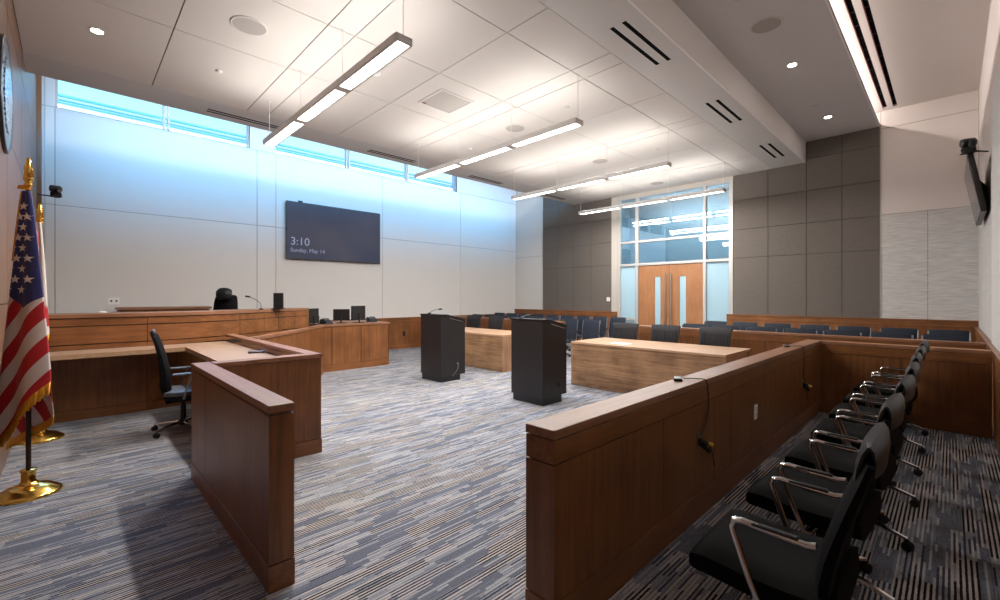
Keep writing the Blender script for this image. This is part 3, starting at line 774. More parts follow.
# monitor desk
t = thing('monitor_desk', 'wood desk holding monitors and telephones below the wall display', 'desk', (-9.2, 4.35, 0)); wl = (-9.2, 4.35, 0)
b = MB(); b.box(-9.95, -8.815, 3.60, 5.095, 0, .90); b.build('core', M['wood_dk'], t, world=wl)
for (a, c) in ((3.60, 3.80), (3.815, 4.435), (4.45, 5.11)):
    b = MB(); b.box(-8.815, -8.80, a, c, .135, .905); b.build('panel', M['wood'], t, world=wl)
b = MB(); b.box(-9.95, -8.8, 5.095, 5.11, .0, .905); b.build('end_panel', M['wood'], t, world=wl)
b = MB(); b.box(-8.82, -8.797, 3.60, 5.112, 0, .13); b.build('base', M['wood_y'], t, world=wl)
b = MB(); b.rbox(-9.97, -8.785, 3.55, 5.125, .912, .953, .004, 2); b.build('top', M['cap_y'], t, world=wl)
# credenza behind the judge
t = thing('credenza', 'dark wood credenza top showing behind the judge bench against the white wall', 'credenza', (-10.75, 1.3, .34)); wl = (-10.75, 1.3, .34)
b = MB(); b.box(-11.1, -10.5, .63, 2.02, .34, 1.275); b.build('body', M['wood'], t, bevel=.004, world=wl)
b = MB(); b.box(-11.12, -10.46, .60, 2.05, 1.28, 1.325); b.build('top', M['cap_y'], t, bevel=.004, world=wl)
for a in (.64, 1.11, 1.57):
    b = MB(); b.box(-10.5, -10.482, a, a + .44, .42, 1.2); d = b.build('door', M['wood'], t, world=wl)
    h = MB(); h.tube([(-10.46, a + .38, .75), (-10.46, a + .38, .90)], .006, 8); h.tube([(-10.46, a + .38, .77), (-10.482, a + .38, .77)], .004, 6); h.tube([(-10.46, a + .38, .88), (-10.482, a + .38, .88)], .004, 6)
    h.build('handle', M['alu'], d, world=wl)

# ---- podiums
def podium(label, x0, x1, y0, y1):
    cx, cy = (x0 + x1) / 2, (y0 + y1) / 2; w, d = (x1 - x0) / 2, (y1 - y0) / 2
    t = thing('podium', label, 'podium', (cx, cy, 0), group=None)
    H0, H1, yb = 1.185, 1.085, -d + .13
    b = MB(); b.extr([(-d, .10), (d, .10), (d, H1 - .0), (yb, H0), (-d, H0)], lambda u, v, s: (s, u, v), -w, w); b.build('body', M['podium'], t, bevel=.003)
    b = MB(); ww = w + .012
    b.extr([(-d - .012, H0), (yb, H0), (d + .012, H1 - .004), (d + .012, H1 + .018), (yb, H0 + .022), (-d - .012, H0 + .022)], lambda u, v, s: (s, u, v), -ww, ww)
    b.build('reading_top', M['podium_edge'], t, bevel=.003)
    b = MB(); b.prism([(-w + .03, -d + .0 + .01), (w - .0, -d + .01), (w, -d + .02), (w, d - .12), (w - .10, d - .05), (-w + .03, d - .05)], 0, .10); b.build('plinth', M['podium_edge'], t)
    b = MB(); b.extr([(yb + .06, H0 - .045), (d - .05, H1 - .02), (d - .05, H1 - .028), (yb + .06, H0 - .053)], lambda u, v, s: (s, u, v), w, w + .008); b.build('shelf_rail', M['alu'], t)
    return t
p1 = podium('black podium farther left, with a grey cord dangling on its side', -6.925, -6.300, 4.690, 5.245)
b = MB(); b.tube([(.316, .10, .30), (.330, .10, .285), (.335, .09, .22), (.330, .03, .14), (.322, -.03, .09)], .006, 8); b.lathe([(.018, 0), (.018, .012)], (.312, .10, .305), 10, axis='X'); b.build('cord', M['mid_metal'], p1, smooth=True)
p2 = podium('black podium farther right, nearer the jury wall', -4.575, -3.965, 4.700, 5.245)
b = MB(); b.lathe([(.018, 0), (.018, .012), (.01, .014)], (.302, .08, .27), 12, axis='X'); b.tube([(.31, .08, .27), (.322, .075, .25), (.316, .06, .22)], .006, 8); b.build('cord_grommet', M['blackm'], p2, smooth=True)
def gooseneck(label, base, pts, head, rest=True, name='gooseneck_microphone', r=.006):
    t = thing(name, label, 'microphone', base)
    b = MB(); b.lathe([(.035, 0), (.035, .012), (.015, .022)], n=16); b.build('base', M['blackm'], t, smooth=True)
    b = MB(); P = [(0, 0, .02)] + pts; b.tube(P, r, 8); b.build('neck', M['mid_metal'], t, smooth=True)
    b = MB(); e = Vector(pts[-1]); h = Vector(head); dd = (h - e).normalized(); b.tube([e - dd * .01, e, e + dd * .02, h, h + dd * .012], [.008, .013, .015, .014, .006], 10); b.build('capsule', M['blackm'], t, smooth=True)
    return t
gooseneck('small gooseneck microphone on top of the left black podium', (-6.72, 4.74, 1.207), [(.05, .03, .05), (.10, .06, .075), (.16, .10, .088)], (.20, .13, .088))
gooseneck('small gooseneck microphone on top of the right black podium', (-4.42, 4.76, 1.207), [(.03, .03, .03), (.06, .06, .045), (.09, .09, .05)], (.12, .12, .05))

# ---- counsel tables
def counsel_table(label, x0, x1, y0, y1):
    cx, cy = (x0 + x1) / 2, (y0 + y1) / 2; w, d = (x1 - x0) / 2, (y1 - y0) / 2
    t = thing('counsel_table', label, 'table', (cx, cy, 0), group=None)
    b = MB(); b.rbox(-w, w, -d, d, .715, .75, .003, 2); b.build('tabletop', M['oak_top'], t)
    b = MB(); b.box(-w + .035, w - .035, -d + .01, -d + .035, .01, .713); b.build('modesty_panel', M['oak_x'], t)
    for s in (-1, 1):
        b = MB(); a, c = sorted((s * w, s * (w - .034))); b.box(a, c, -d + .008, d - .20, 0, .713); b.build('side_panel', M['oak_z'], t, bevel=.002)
    return t
counsel_table('long oak laminate table nearer the jury wall with three dark chairs behind it', -4.600, -2.080, 6.205, 7.255)
counsel_table('long oak laminate table farther left, behind the left podium', -8.78, -6.262, 6.195, 7.18)
for (x, y, lab) in ((-3.80, 6.50, 'white sheet of paper lying on the right counsel table'), (-7.95, 6.42, 'white sheet of paper on the left counsel table')):
    b = MB(); b.prism([(-.14, -.11), (.14, -.09), (.13, .12), (-.15, .10)], 0, .002); tag(b.build('paper_sheet', M['paper'], None, loc=(x, y, .7505)), lab, 'paper')

# ================================================================== chairs
def star_base(t, r=.30, hub=.09, wheel=.026, nleg=5, rot=0.3, m='chrome', height=.36, top=.38):
    b = MB(); b.lathe([(.045, hub - .02), (.045, hub + .03), (.028, hub + .04), (.026, top * .7), (.018, top * .7), (.018, top)], n=16); b.build('gas_column', M['alu'] if m == 'alu' else M['blackm'], t, smooth=True)
    for k in range(nleg):
        a = rot + 2 * PI * k / nleg; c, s = math.cos(a), math.sin(a)
        b = MB(); b.tube([(c * .03, s * .03, hub + .01), (c * r * .6, s * r * .6, hub), (c * r, s * r, wheel * 2 + .012)], [.022, .016, .013], 8)
        l = b.build('leg', M[m], t, smooth=True)
        b = MB(); q = Matrix.Rotation(a, 3, 'Z')
        for sd in (-1, 1):
            n = 14; vs = []; 
            for yy in (sd * .006, sd * .020):
                for i in range(n):
                    th = 2 * PI * i / n; vs.append(q @ Vector((r + wheel * math.cos(th), yy, wheel + wheel * math.sin(th))))
            b.add(vs, [(i, (i + 1) % n, n + (i + 1) % n, n + i) for i in range(n)] + [tuple(range(n))[::-1], tuple(range(n, 2 * n))])
        b.tube([(c * r, s * r, wheel * 2 + .012), (c * r, s * r, wheel)], .006, 6)
        b.build('caster', M['blackm'], l)
def seat_pad(z, hw, y0, y1, th, m, t, name='seat', rollr=None):
    """rounded waterfall seat: front at y0"""
    r = th / 2
    path = []
    n = 10
    for k in range(n + 1):
        u = k / n; y = y0 + r + (y1 - y0 - r) * u
        path.append((y, z - r - .012 * math.sin(PI * u) + .015 * (1 - u) ** 6 * 0))
    # front roll
    ext = [(y0 + r * (1 - math.cos(a)), 0) for a in (0.25, .7, 1.15)]
    ths = [th * math.sin(a) for a in (0.6, 1.05, 1.35)]
    P = [(e_[0], path[0][1] - .002) for e_ in ext] + path
    T = ths + [th] * len(path)
    b = MB(); b.slab(P, hw, T, 0, nx=12, edge=.45); o = b.build(name, m, t, smooth=True)
    return o

def jury_chair(label, loc, rz, group):
    t = thing('jury_chair', label, 'chair', loc, rz, group)
    seat_pad(.475, .255, -.275, .20, .118, M['leather'], t)
    b = MB(); b.rbox(-.13, .13, -.10, .14, .325, .365, .01, 2); b.build('mechanism', M['blackm'], t)
    # back: rises and leans away, with a lower skirt
    path = [(.130, .36), (.140, .42), (.148, .50), (.162, .58), (.190, .68), (.220, .78), (.250, .87), (.268, .93)]
    b = MB(); b.slab(path, [.17, .225, .248, .252, .250, .245, .238, .232], [.035, .05, .055, .052, .048, .042, .036, .032], -.018, nx=12)
    b.build('backrest', M['leather'], t, smooth=True)
    # head roll: a soft leather roll folded over the top
    b = MB(); path = [(.232, .85), (.238, .90), (.252, .955), (.268, .985), (.284, .990), (.298, .97), (.302, .93), (.296, .875)]
    b.slab(path, [.19, .198, .204, .206, .206, .204, .196, .18], .018, -.012, nx=12); b.build('head_roll', M['leather_hl'], t, smooth=True)
    # loop arms
    for s in (-1, 1):
        x = s * .262
        P = [(x, .150, .635), (x, .12, .628), (x, .03, .632), (x, -.075, .640), (x, -.103, .634), (x, -.113, .612), (x, -.106, .585), (x, -.055, .44), (x, -.015, .345), (x - s * .02, .0, .335), (x - s * .12, .005, .335)]
        b = MB(); b.tube(P, .0125, 10); a = b.build('armrest', M['chrome'], t, smooth=True)
        b = MB(); b.rbox(x - .013, x + .013, -.045, .10, .636, .648, .006, 2); b.build('arm_pad', M['blackm'], a)
    star_base(t, r=.29, m='chrome', top=.36, rot=.15)
    return t
j0 = jury_chair('black leather jury chair nearest the camera, first in the row', (-.46, 2.03, .065), R(-90), 'chairs in the jury box')
ords = ['', 'second', 'third', 'fourth', 'fifth', 'sixth', 'last and farthest']
for i in range(1, 7):
    dup(j0, (-.46 + random.uniform(-.012, .012), 2.03 + .742 * i, .065), R(-90 + random.uniform(-4, 4)), 'black leather jury chair, %s in the row counted from the camera' % ords[i])

def side_chair(label, loc, rz, group):
    """mid-back dark conference chair with aluminium side frames"""
    t = thing('gallery_chair', label, 'chair', loc, rz, group)
    seat_pad(.455, .24, -.26, .20, .07, M['gseat'], t)
    path = [(.185, .455), (.205, .52), (.215, .62), (.225, .74), (.245, .86), (.262, .945), (.270, .972)]
    b = MB(); b.slab(path, [.225, .232, .236, .238, .238, .236, .228], [.02, .03, .032, .032, .030, .028, .014], -.012, nx=10); b.build('backrest', M['gseat'], t, smooth=True)
    for s in (-1, 1):
        x = s * .243
        b = MB(); b.tube([(x, -.24, .405), (x, .10, .405), (x, .17, .43), (x, .205, .52), (x, .218, .66), (x, .232, .80), (x, .262, .945)], .011, 8); b.build('side_rail', M['alu_dk'], t, smooth=True)
        b = MB(); x2 = s * .254
        b.tube([(x2, .225, .66), (x2, .17, .665), (x2, .02, .66), (x2, -.10, .65), (x2, -.135, .62), (x2, -.12, .54), (x2, -.06, .41)], .010, 8); b.build('armrest', M['blackm'], t, smooth=True)
    b = MB(); b.tube([(-.25, -.05, .40), (.25, -.05, .40)], .011, 8); b.rbox(-.07, .07, -.10, .06, .37, .405, .008, 2); b.build('seat_frame', M['alu'], t, smooth=True)
    star_base(t, r=.235, m='alu_dk', top=.39, rot=.31)
    return t
GB, GF = 10.15, 8.80   # y of the seat origins (the back plane stands .22 behind)
g0 = side_chair('dark gallery chair in the right front row, first from the right wall', (-.05, GF, 0), 0, 'gallery chairs right of the aisle')
nth = ['first', 'second', 'third', 'fourth', 'fifth', 'sixth', 'seventh', 'eighth', 'ninth', 'tenth']
for i in range(1, 7): dup(g0, (-.05 - .595 * i, GF, 0), R(random.uniform(-2, 2)), 'dark gallery chair in the right front row, %s from the right wall' % nth[i])
for i in range(0, 7): dup(g0, (-.02 - .615 * i, GB, 0), R(random.uniform(-2, 2)), 'dark gallery chair in the right back row, %s from the right wall' % nth[i])
lg = 'gallery chairs left of the aisle'
for i, x in enumerate([-6.10, -6.74, -7.33, -7.94, -8.55, -9.17, -9.72, -10.30]):
    dup(g0, (x, GF, 0), R(random.uniform(-2, 2)), 'dark gallery chair in the left front row, %s from the aisle' % nth[i], lg)
for i, x in enumerate([-6.19, -6.745, -7.29, -7.84, -8.41, -8.97, -9.56, -10.12, -10.70]):
    dup(g0, (x, GB, 0), R(random.uniform(-2, 2)), 'dark gallery chair in the left back row, %s from the aisle' % nth[i], lg)

def counsel_chair(label, loc, rz, group):
    """square black ribbed back seen over the table"""
    t = thing('counsel_chair', label, 'chair', loc, rz, group)
    seat_pad(.46, .25, -.25, .20, .08, M['leather'], t)
    path = [(.17, .43), (.19, .52), (.20, .64), (.215, .78), (.235, .92), (.250, 1.0), (.262, 1.026), (.285, 1.024), (.292, .995)]
    b = MB(); b.slab(path, [.20, .218, .228, .240, .250, .256, .257, .257, .257], [.03, .035, .035, .03, .03, .028, .024, .02, .014], -.006, nx=12, edge=.3)
    b.build('backrest', M['gseat2'], t, smooth=True)
    for k in range(9):
        x = -.20 + k * .05 + random.uniform(-.006, .006)
        b = MB(); b.tube([(x, .172, .53), (x + random.uniform(-.01, .01), .185, .66), (x, .198, .80), (x, .222, .93)], .0045, 6); b.build('crease', M['gseat2'], t, smooth=True)
    for s in (-1, 1):
        x = s * .262; b = MB(); b.tube([(x, .20, .62), (x, .0, .635), (x, -.11, .63), (x, -.12, .60), (x, -.04, .40), (x - s * .1, 0, .37)], .011, 8); b.build('armrest', M['chrome'], t, smooth=True)
    b = MB(); b.rbox(-.1, .1, -.1, .1, .36, .385, .008, 2); b.build('mechanism', M['blackm'], t)
    star_base(t, r=.28, m='chrome', top=.37, rot=.5)
    return t
M['gseat2'] = plain('charcoal creased chair back', (.024, .024, .028), .55, noise=.2, nscale=30, spec=.25)
c0 = counsel_chair('charcoal chair behind the right counsel table, nearest the aisle', (-4.24, 7.17, 0), R(1), 'chairs at the counsel tables')
dup(c0, (-3.48, 7.16, 0), R(-2), 'charcoal chair behind the middle of the right counsel table')
dup(c0, (-2.66, 7.15, 0), R(-5), 'charcoal chair at the end of the right counsel table nearest the jury wall')
dup(c0, (-8.64, 7.25, 0), R(3), 'dark blue black chair behind the left counsel table, the one farther left')
dup(c0, (-7.72, 7.14, 0), R(-2), 'dark blue black chair behind the middle of the left counsel table')

# witness / clerk chair: tall mesh back seen from the side
t = thing('clerk_chair', 'black mesh-backed swivel chair with grey seat at the clerk desk', 'chair', (-6.14, .925, 0), R(180 - 4))
seat_pad(.50, .24, -.24, .19, .07, M['ggrey'], t)
b = MB(); b.rbox(-.22, .22, -.20, .18, .395, .435, .015, 2); b.rbox(-.06, .06, -.12, .14, .33, .40, .01, 2); b.build('mechanism', M['blackm'], t)
b = MB(); b.slab([(.12, .36), (.135, .42), (.150, .50), (.150, .60), (.158, .72), (.180, .86), (.212, 1.0), (.246, 1.10), (.262, 1.14)], [.17, .205, .225, .235, .235, .23, .22, .20, .17], [.05, .075, .085, .08, .07, .06, .05, .04, .025], -.035, nx=10)
b.build('backrest', M['mesh'], t, smooth=True)
b = MB(); b.tube([(-.17, .262, 1.14), (-.06, .272, 1.152), (.06, .272, 1.152), (.17, .262, 1.14)], .014, 8); b.build('top_edge', M['mid_metal'], t, smooth=True)
for s in (-1, 1):
    x = s * .27; b = MB(); b.tube([(x, .02, .40), (x, -.02, .55), (x, -.06, .665)], .012, 8); b.rbox(x - .03, x + .03, -.20, .12, .665, .69, .012, 2)
    b.build('armrest', M['mid_metal'], t, smooth=True)
star_base(t, r=.31, m='chrome', top=.42, rot=.95)

# judge chair
t = thing('judge_chair', 'high black leather chair with round headrest behind the judge bench', 'chair', (-9.02, 1.88, .36), R(58))
seat_pad(.50, .26, -.27, .21, .10, M['leather'], t)
b = MB(); b.slab([(.17, .40), (.20, .50), (.215, .70), (.235, .90), (.262, 1.08), (.284, 1.17), (.292, 1.20)], [.15, .18, .20, .20, .19, .175, .15], [.05, .07, .07, .065, .06, .05, .03], -.04, nx=12); b.build('backrest', M['leather'], t, smooth=True)
b = MB(); b.slab([(.23, 1.11), (.185, 1.14), (.175, 1.20), (.19, 1.26), (.225, 1.295), (.26, 1.30)], [.09, .115, .125, .125, .12, .10], [.05, .09, .11, .10, .07, .03], -.03, nx=10); b.build('headrest', M['leather_hl'], t, smooth=True)
for s in (-1, 1):
    x = s * .27; b = MB(); b.tube([(x, .2, .66), (x, 0, .68), (x, -.14, .67), (x, -.14, .62), (x, -.03, .42)], .014, 8); b.build('armrest', M['blackm'], t, smooth=True)
b = MB(); b.rbox(-.12, .12, -.12, .12, .36, .40, .01, 2); b.build('mechanism', M['blackm'], t)
star_base(t, r=.31, m='chrome', top=.38)

# ================================================================== wall display, cameras, seal
t = thing('wall_display', 'large dark flat wall display showing a dim clock on the white wall', 'display', (XW + .10, 4.976, 3.145)); wl = tuple(t.location)
ya, yb_, za, zb = 3.727, 6.226, 2.44, 3.85
b = MB(); b.box(XW + .05, XW + .095, ya, yb_, za, zb); b.build('casing', M['black'], t, bevel=.006, world=wl)
b = MB(); b.box(XW + .095, XW + .098, ya + .022, yb_ - .022, za + .025, zb - .022); b.build('screen', M['tv'], t, world=wl)
b = MB(); b.box(XW, XW + .05, 4.4, 5.5, 2.7, 3.6); b.build('wall_bracket', M['blackm'], t, world=wl)
b = MB(); b.box(XW + .0982, XW + .0987, (ya + yb_) / 2 - .004, (ya + yb_) / 2 + .004, za + .03, zb - .03); b.box(XW + .0982, XW + .0987, ya + .03, yb_ - .03, 3.142, 3.148); b.build('panel_seam', M['black'], t, world=wl)
for y in (ya + .28, ya - .005): 
    b = MB(); b.box(XW + .07, XW + .10, y, y + (.10 if y > ya else .03), (zb if y > ya else 3.15), (zb + .035 if y > ya else 3.20)); b.build('sensor', M['blackm'], t, world=wl)
def text(body, size, loc, rot, mat, name, parent, extrude=.0004):
    c = bpy.data.curves.new(name, 'FONT'); c.body = body; c.size = size; c.extrude = extrude
    o = bpy.data.objects.new(name, c); COL.objects.link(o)
    dg = bpy.context.evaluated_depsgraph_get(); me = bpy.data.meshes.new_from_object(o.evaluated_get(dg)); bpy.data.objects.remove(o)
    me.materials.clear(); me.materials.append(mat)
    q = bpy.data.objects.new(name, me); COL.objects.link(q); q.parent = parent; q.location = Vector(loc) - Vector(parent.location) if parent else loc; q.rotation_euler = rot
    return q
text('3:10', .27, (XW + .0995, ya + .09, 2.79), (R(90), 0, R(90)), M['tv_txt'], 'clock_text', t)
text('Sunday, May 14', .135, (XW + .0995, ya + .09, 2.62), (R(90), 0, R(90)), M['tv_txt'], 'date_text', t)

# right wall display tilted forward
t = thing('wall_display', 'thin tilted display on the right wall seen almost edge-on', 'display', (.30, 9.1, 3.0)); wl = tuple(t.location)
P = [(.148, 3.37), (.270, 2.605)]; nx_, nz_ = (.99, .158)
b = MB(); b.extr([(P[0][0], P[0][1]), (P[1][0], P[1][1]), (P[1][0] + .055, P[1][1] + .01), (P[0][0] + .055, P[0][1] + .01)], lambda u, v, s: (u, s, v), 8.3, 9.92); b.build('casing', M['black'], t, bevel=.005, world=wl)
b = MB(); b.extr([(P[0][0] + .0, P[0][1] - .02), (P[1][0] - .003, P[1][1] + .02), (P[1][0] - .006, P[1][1] + .02), (P[0][0] - .003, P[0][1] - .02)], lambda u, v, s: (u, s, v), 8.325, 9.895); b.build('screen', M['tv2'], t, world=wl)
b = MB(); b.extr([(.21, 3.25), (.30, 2.72), (XR - .021, 2.75), (XR - .021, 3.0), (.27, 3.1)], lambda u, v, s: (u, s, v), 8.75, 9.5); b.build('bracket', M['blackm'], t, world=wl)
def ptz(label, loc, rz, arm):
    t = thing('ptz_camera', label, 'camera', loc, rz)
    b = MB(); b.lathe([(.055, -.05), (.07, -.03), (.07, .0), (.05, .02)], n=20); b.build('base', M['blackm'], t, smooth=True)
    b = MB(); b.rbox(-.115, -.065, -.03, .03, -.015, .085, .015, 3); b.rbox(.065, .115, -.03, .03, -.015, .085, .015, 3); b.build('yoke', M['black'], t, smooth=True)
    b = MB(); b.lathe([(.02, -.075), (.05, -.07), (.058, -.03), (.058, .05), (.04, .07)], (0, 0, .07), 20, axis='Y'); b.rbox(-.065, .065, -.03, .03, .035, .085, .02, 3); b.build('lens_head', M['black'], t, smooth=True)
    b = MB(); b.tube([(0, 0, -.045)] + arm, .010, 8); b.rbox(-.07, .07, -.06, .06, -.062, -.048, .004, 2); b.build('wall_arm', M['blackm'], t)
    return t
ptz('small black camera on a wall arm in the corner beside the flags', (-10.25, -.17, 3.22), R(20), [(0, -.06, -.055), (-.06, -.20, -.055)])
ptz('small black camera on an arm above the tilted right wall display', (.16, 8.25, 3.43), R(-70), [(.0, .10, -.05), (-.02, .19, -.06)])

t = thing('wall_seal', 'round blue and silver seal hung on the wood wall, seen very obliquely', 'seal', (-5.86, YF + .031, 3.31))
b = MB(); n = 48
b.lathe([(.47, -.03), (.505, -.03), (.505, -.008), (.495, -.002), (.47, -.006)], n=n, axis='Y', caps=False); b.build('rim', plain('dark pewter seal rim', (.05, .055, .07), .35, metal=.6), t, smooth=True)
b = MB(); b.lathe([(.47, -.028), (.47, -.008), (.33, -.006)], n=n, axis='Y'); b.build('outer_ring', M['seal'], t, smooth=True)
b = MB(); b.lathe([(.33, -.02), (.33, .002), (.30, .004)], n=n, axis='Y'); b.build('inner_disc', M['seal'], t, smooth=True)
# outlet plates
def plate(label, loc, w, h, axis, m='white', dark=None, cat='outlet plate'):
    t = thing('outlet_plate', label, cat, loc)
    b = MB()
    if axis == 'X': b.box(0, .006, -w / 2, w / 2, -h / 2, h / 2)
    elif axis == '-Y': b.box(-w / 2, w / 2, -.006, 0, -h / 2, h / 2)
    b.build('cover', M[m], t, bevel=.002)
    for q in ((-.22, .22) if w > h else (0,)):
        for z in ((0,) if w > h else (-.2, .2)):
            b = MB()
            if axis == 'X': b.box(.006, .009, q * w - .014, q * w + .014, z * h - .018, z * h + .018)
            else: b.box(q * w - .014, q * w + .014, -.009, -.006, z * h - .018, z * h + .018)
            b.build('socket', M[dark or 'offwhite'], t)
    return t
plate('white double outlet plate on the white wall above the bench', (XW, .60, 1.44), .17, .13, 'X', 'white', 'grey_jt')
plate('black outlet plate in the wood wainscot under the wall display', (XW + .057, 7.02, .43), .09, .14, 'X', 'blackm', 'blackm')
plate('white light switch plate at the right edge of the grey acoustic panels', (-7.36, YB - .010, 1.44), .12, .12, '-Y')
plate('white outlet plate inside the jury wall facing the jury chairs', (JX1 - .001, 4.18, .545), .075, .12, 'X')

# ---- jury microphones with cords and wall plugs
def jury_mic(label, y, yp, zp):
    t = thing('jury_microphone', label, 'microphone', (-1.285, y, .966))
    wl = tuple(t.location)
    b = MB(); q = Matrix.Translation(Vector((-1.285, y, .966))) @ Matrix.Rotation(R(25), 4, 'Z')
    b.rbox(-.028, .028, -.055, .055, 0, .018, .006, 2, mat=q); b.build('body', M['black'], t, smooth=True, world=wl)
    x = JX1 + .012
    b = MB(); b.tube([(-1.27, y + .045, .974), (-1.22, y + .09, .974), (-1.17, y + .13, .972), (x - .006, y + .15, .962), (x, y + .16, .93), (x + .004, y + .17, .80), (x + .004, y + .13, .68), (x + .004, yp + .02, zp + .06), (x + .01, yp - .03, zp + .05)], .0035, 6); b.build('cord', M['cord'], t, smooth=True, world=wl)
    t2 = thing('cable_plug', label.replace('small black microphone pod', 'black and yellow cable plugs').replace('on the jury wall cap', 'on the inner jury wall face'), 'cable plug', (JX1, yp, zp)); wl = tuple(t2.location)
    b = MB(); b.box(JX1 + .001, JX1 + .006, yp - .03, yp + .02, zp - .03, zp + .06); b.build('plate', M['alu'], t2, world=wl)
    b = MB(); b.tube([(JX1 + .006, yp - .01, zp + .02), (JX1 + .06, yp, zp - .005)], .014, 10); b.tube([(JX1 + .006, yp, zp - .01), (JX1 + .06, yp + .03, zp - .06)], .013, 10); b.build('black_plug', M['blackm'], t2, smooth=True, world=wl)
    b = MB(); b.tube([(JX1 + .055, yp + .01, zp - .0), (JX1 + .085, yp + .02, zp - .012)], .013, 10); b.build('yellow_plug', M['yellow'], t2, smooth=True, world=wl)
    b = MB(); b.tube([(JX1 + .06, yp + .03, zp - .05), (JX1 + .03, yp + .10, zp - .02), (JX1 + .012, yp + .20, zp - .12), (JX1 + .012, yp + .24, zp - .22)], .0035, 6); b.build('loose_cord', M['cord'], t2, smooth=True, world=wl)
jury_mic('small black microphone pod on the jury wall cap, nearer the camera', 2.93, 2.97, .57)
jury_mic('small black microphone pod on the jury wall cap near its far corner', 5.72, 5.86, .54)

# ---- things on the bench and the monitor desk
def monitor(label, loc, rz, w, h, z0=.06, back=True, name='monitor'):
    t = thing(name, label, 'monitor', loc, rz)
    b = MB(); b.rbox(-w / 2, w / 2, -.02, .02, z0, z0 + h, .006, 2); b.build('casing', M['black'], t)
    b = MB(); b.box(-w / 2 + .012, w / 2 - .012, -.0215, -.020, z0 + .015, z0 + h - .012); b.build('screen', M['tv3'], t)
    b = MB(); b.rbox(-.10, .10, -.08, .09, 0, .012, .005, 2); b.tube([(0, .03, .01), (0, .03, z0 + h * .5)], .016, 10); b.build('stand', M['blackm'], t)
    return t
monitor('black monitor at the right end of the judge bench, beside the bench end', (-9.05, 3.52, .954), R(-65), .30, .30, .03)
monitor('dark monitor on the monitor desk, left of the pair', (-9.15, 4.17, .954), R(-128), .34, .24, .06)
monitor('dark monitor on the monitor desk, right of the pair', (-9.02, 4.49, .954), R(-76), .36, .31, .06)
def phone(label, loc, rz):
    t = thing('desk_phone', label, 'telephone', loc, rz)
    b = MB(); b.extr([(-.10, 0), (.10, 0), (.10, .09), (.06, .10), (-.10, .025)], lambda u, v, s: (s, u, v), -.10, .10); b.build('body', M['black'], t, bevel=.006)
    b = MB(); b.rbox(-.095, -.055, -.10, .09, .06, .09, .012, 3, mat=Matrix.Rotation(R(18), 4, 'X')); b.build('handset', M['blackm'], t, smooth=True)
    b = MB(); b.box(-.03, .08, .03, .085, .085, .118, 0); b.build('display', M['ggrey'], t)
    return t
phone('black desk telephone on the monitor desk, between the bench end and the monitors', (-9.05, 3.80, .954), R(100))
phone('black desk telephone on the monitor desk, right of the monitors', (-9.12, 4.86, .954), R(80))
b = MB(); b.tube([(0, 0, 0), (0, 0, .08), (.005, .01, .16)], .008, 8); tag(b.build('antenna', M['blackm'], None, smooth=True, loc=(-9.25, 3.72, .954)), 'thin upright black antenna beside the left telephone', 'antenna')
t = monitor('black monitor seen from its side standing on the judge bench', (-8.20, 2.60, 1.307), R(60), .16, .27, .012)
gooseneck('tall gooseneck microphone curving over the judge bench', (-8.12, 2.30, 1.307), [(0, .0, .06), (-.015, -.01, .11), (-.05, -.07, .17), (-.09, -.15, .215)], (-.12, -.20, .225), r=.007)
b = MB(); b.lathe([(.045, 0), (.045, .012), (.022, .024)], n=18); tag(b.build('bench_sensor', M['white'], None, smooth=True, loc=(-7.98, .31, 1.307)), 'small round white device on the judge bench near the flags', 'device')
t = thing('handheld_remote', 'small grey handheld device with blue light lying on the tan clerk worktop', 'remote', (-5.68, 1.55, .866), R(75)); 
b = MB(); b.rbox(-.08, .08, -.025, .025, 0, .026, .012, 3); b.build('body', M['ggrey'], t, smooth=True)
b = MB(); b.rbox(.05, .085, -.02, .02, .004, .03, .010, 3); b.build('lit_end', M['phone_blue'], t, smooth=True)

# ================================================================== flags
def flag_stand(name, label, x, y, H, drape_fn):
    t = thing(name, label, 'flag', (x, y, 0))
    b = MB(); b.lathe([(.19, 0), (.192, .010), (.188, .020), (.175, .030), (.155, .042), (.130, .060), (.105, .070), (.070, .078), (.050, .095), (.042, .11), (.042, .175), (.048, .18), (.048, .195), (.03, .20)], n=40); b.build('stand_base', M['brass'], t, smooth=True)
    b = MB(); b.tube([(0, 0, .15), (0, 0, H - .20)], .016, 12); b.build('pole', M['pole'], t, smooth=True)
    b = MB(); b.lathe([(.018, 0), (.026, .01), (.018, .03), (.030, .05), (.030, .065), (.016, .08)], (0, 0, H - .22), 16)
    b.lathe([(.014, .08), (.024, .105), (.026, .14), (.018, .175), (.016, .195), (.010, .215), (.002, .225)], (0, 0, H - .22), 12)
    b.add([(-.030, -.030, H - .15), (.030, .030, H - .15), (.016, .016, H - .03), (.010, -.010, H - .09), (-.016, -.016, H - .03), (-.010, .010, H - .09)], [(0, 3, 4), (0, 4, 5), (1, 2, 3), (1, 5, 2), (0, 1, 3), (0, 5, 1)])
    b.build('eagle_finial', M['brass'], t, smooth=True)
    drape_fn(t)
    return t
RV = Vector((.6986, .7155, 0)); FV = Vector((-.7155, .6986, 0))    # directions along and across the hanging cloth
def cloth_pt(a, w, zz, fold, amp, nf, phase, depth):
    """a in -1..1 across; w half width; a draped, folded half cone around the pole"""
    lat = a * w
    dep = -depth * math.sqrt(max(0, 1 - a * a * .95)) + amp * math.sin(nf * a + phase)
    p = RV * lat + FV * dep
    return Vector((p.x, max(p.y, -.155 + .012 * math.sin(9 * a)), zz))
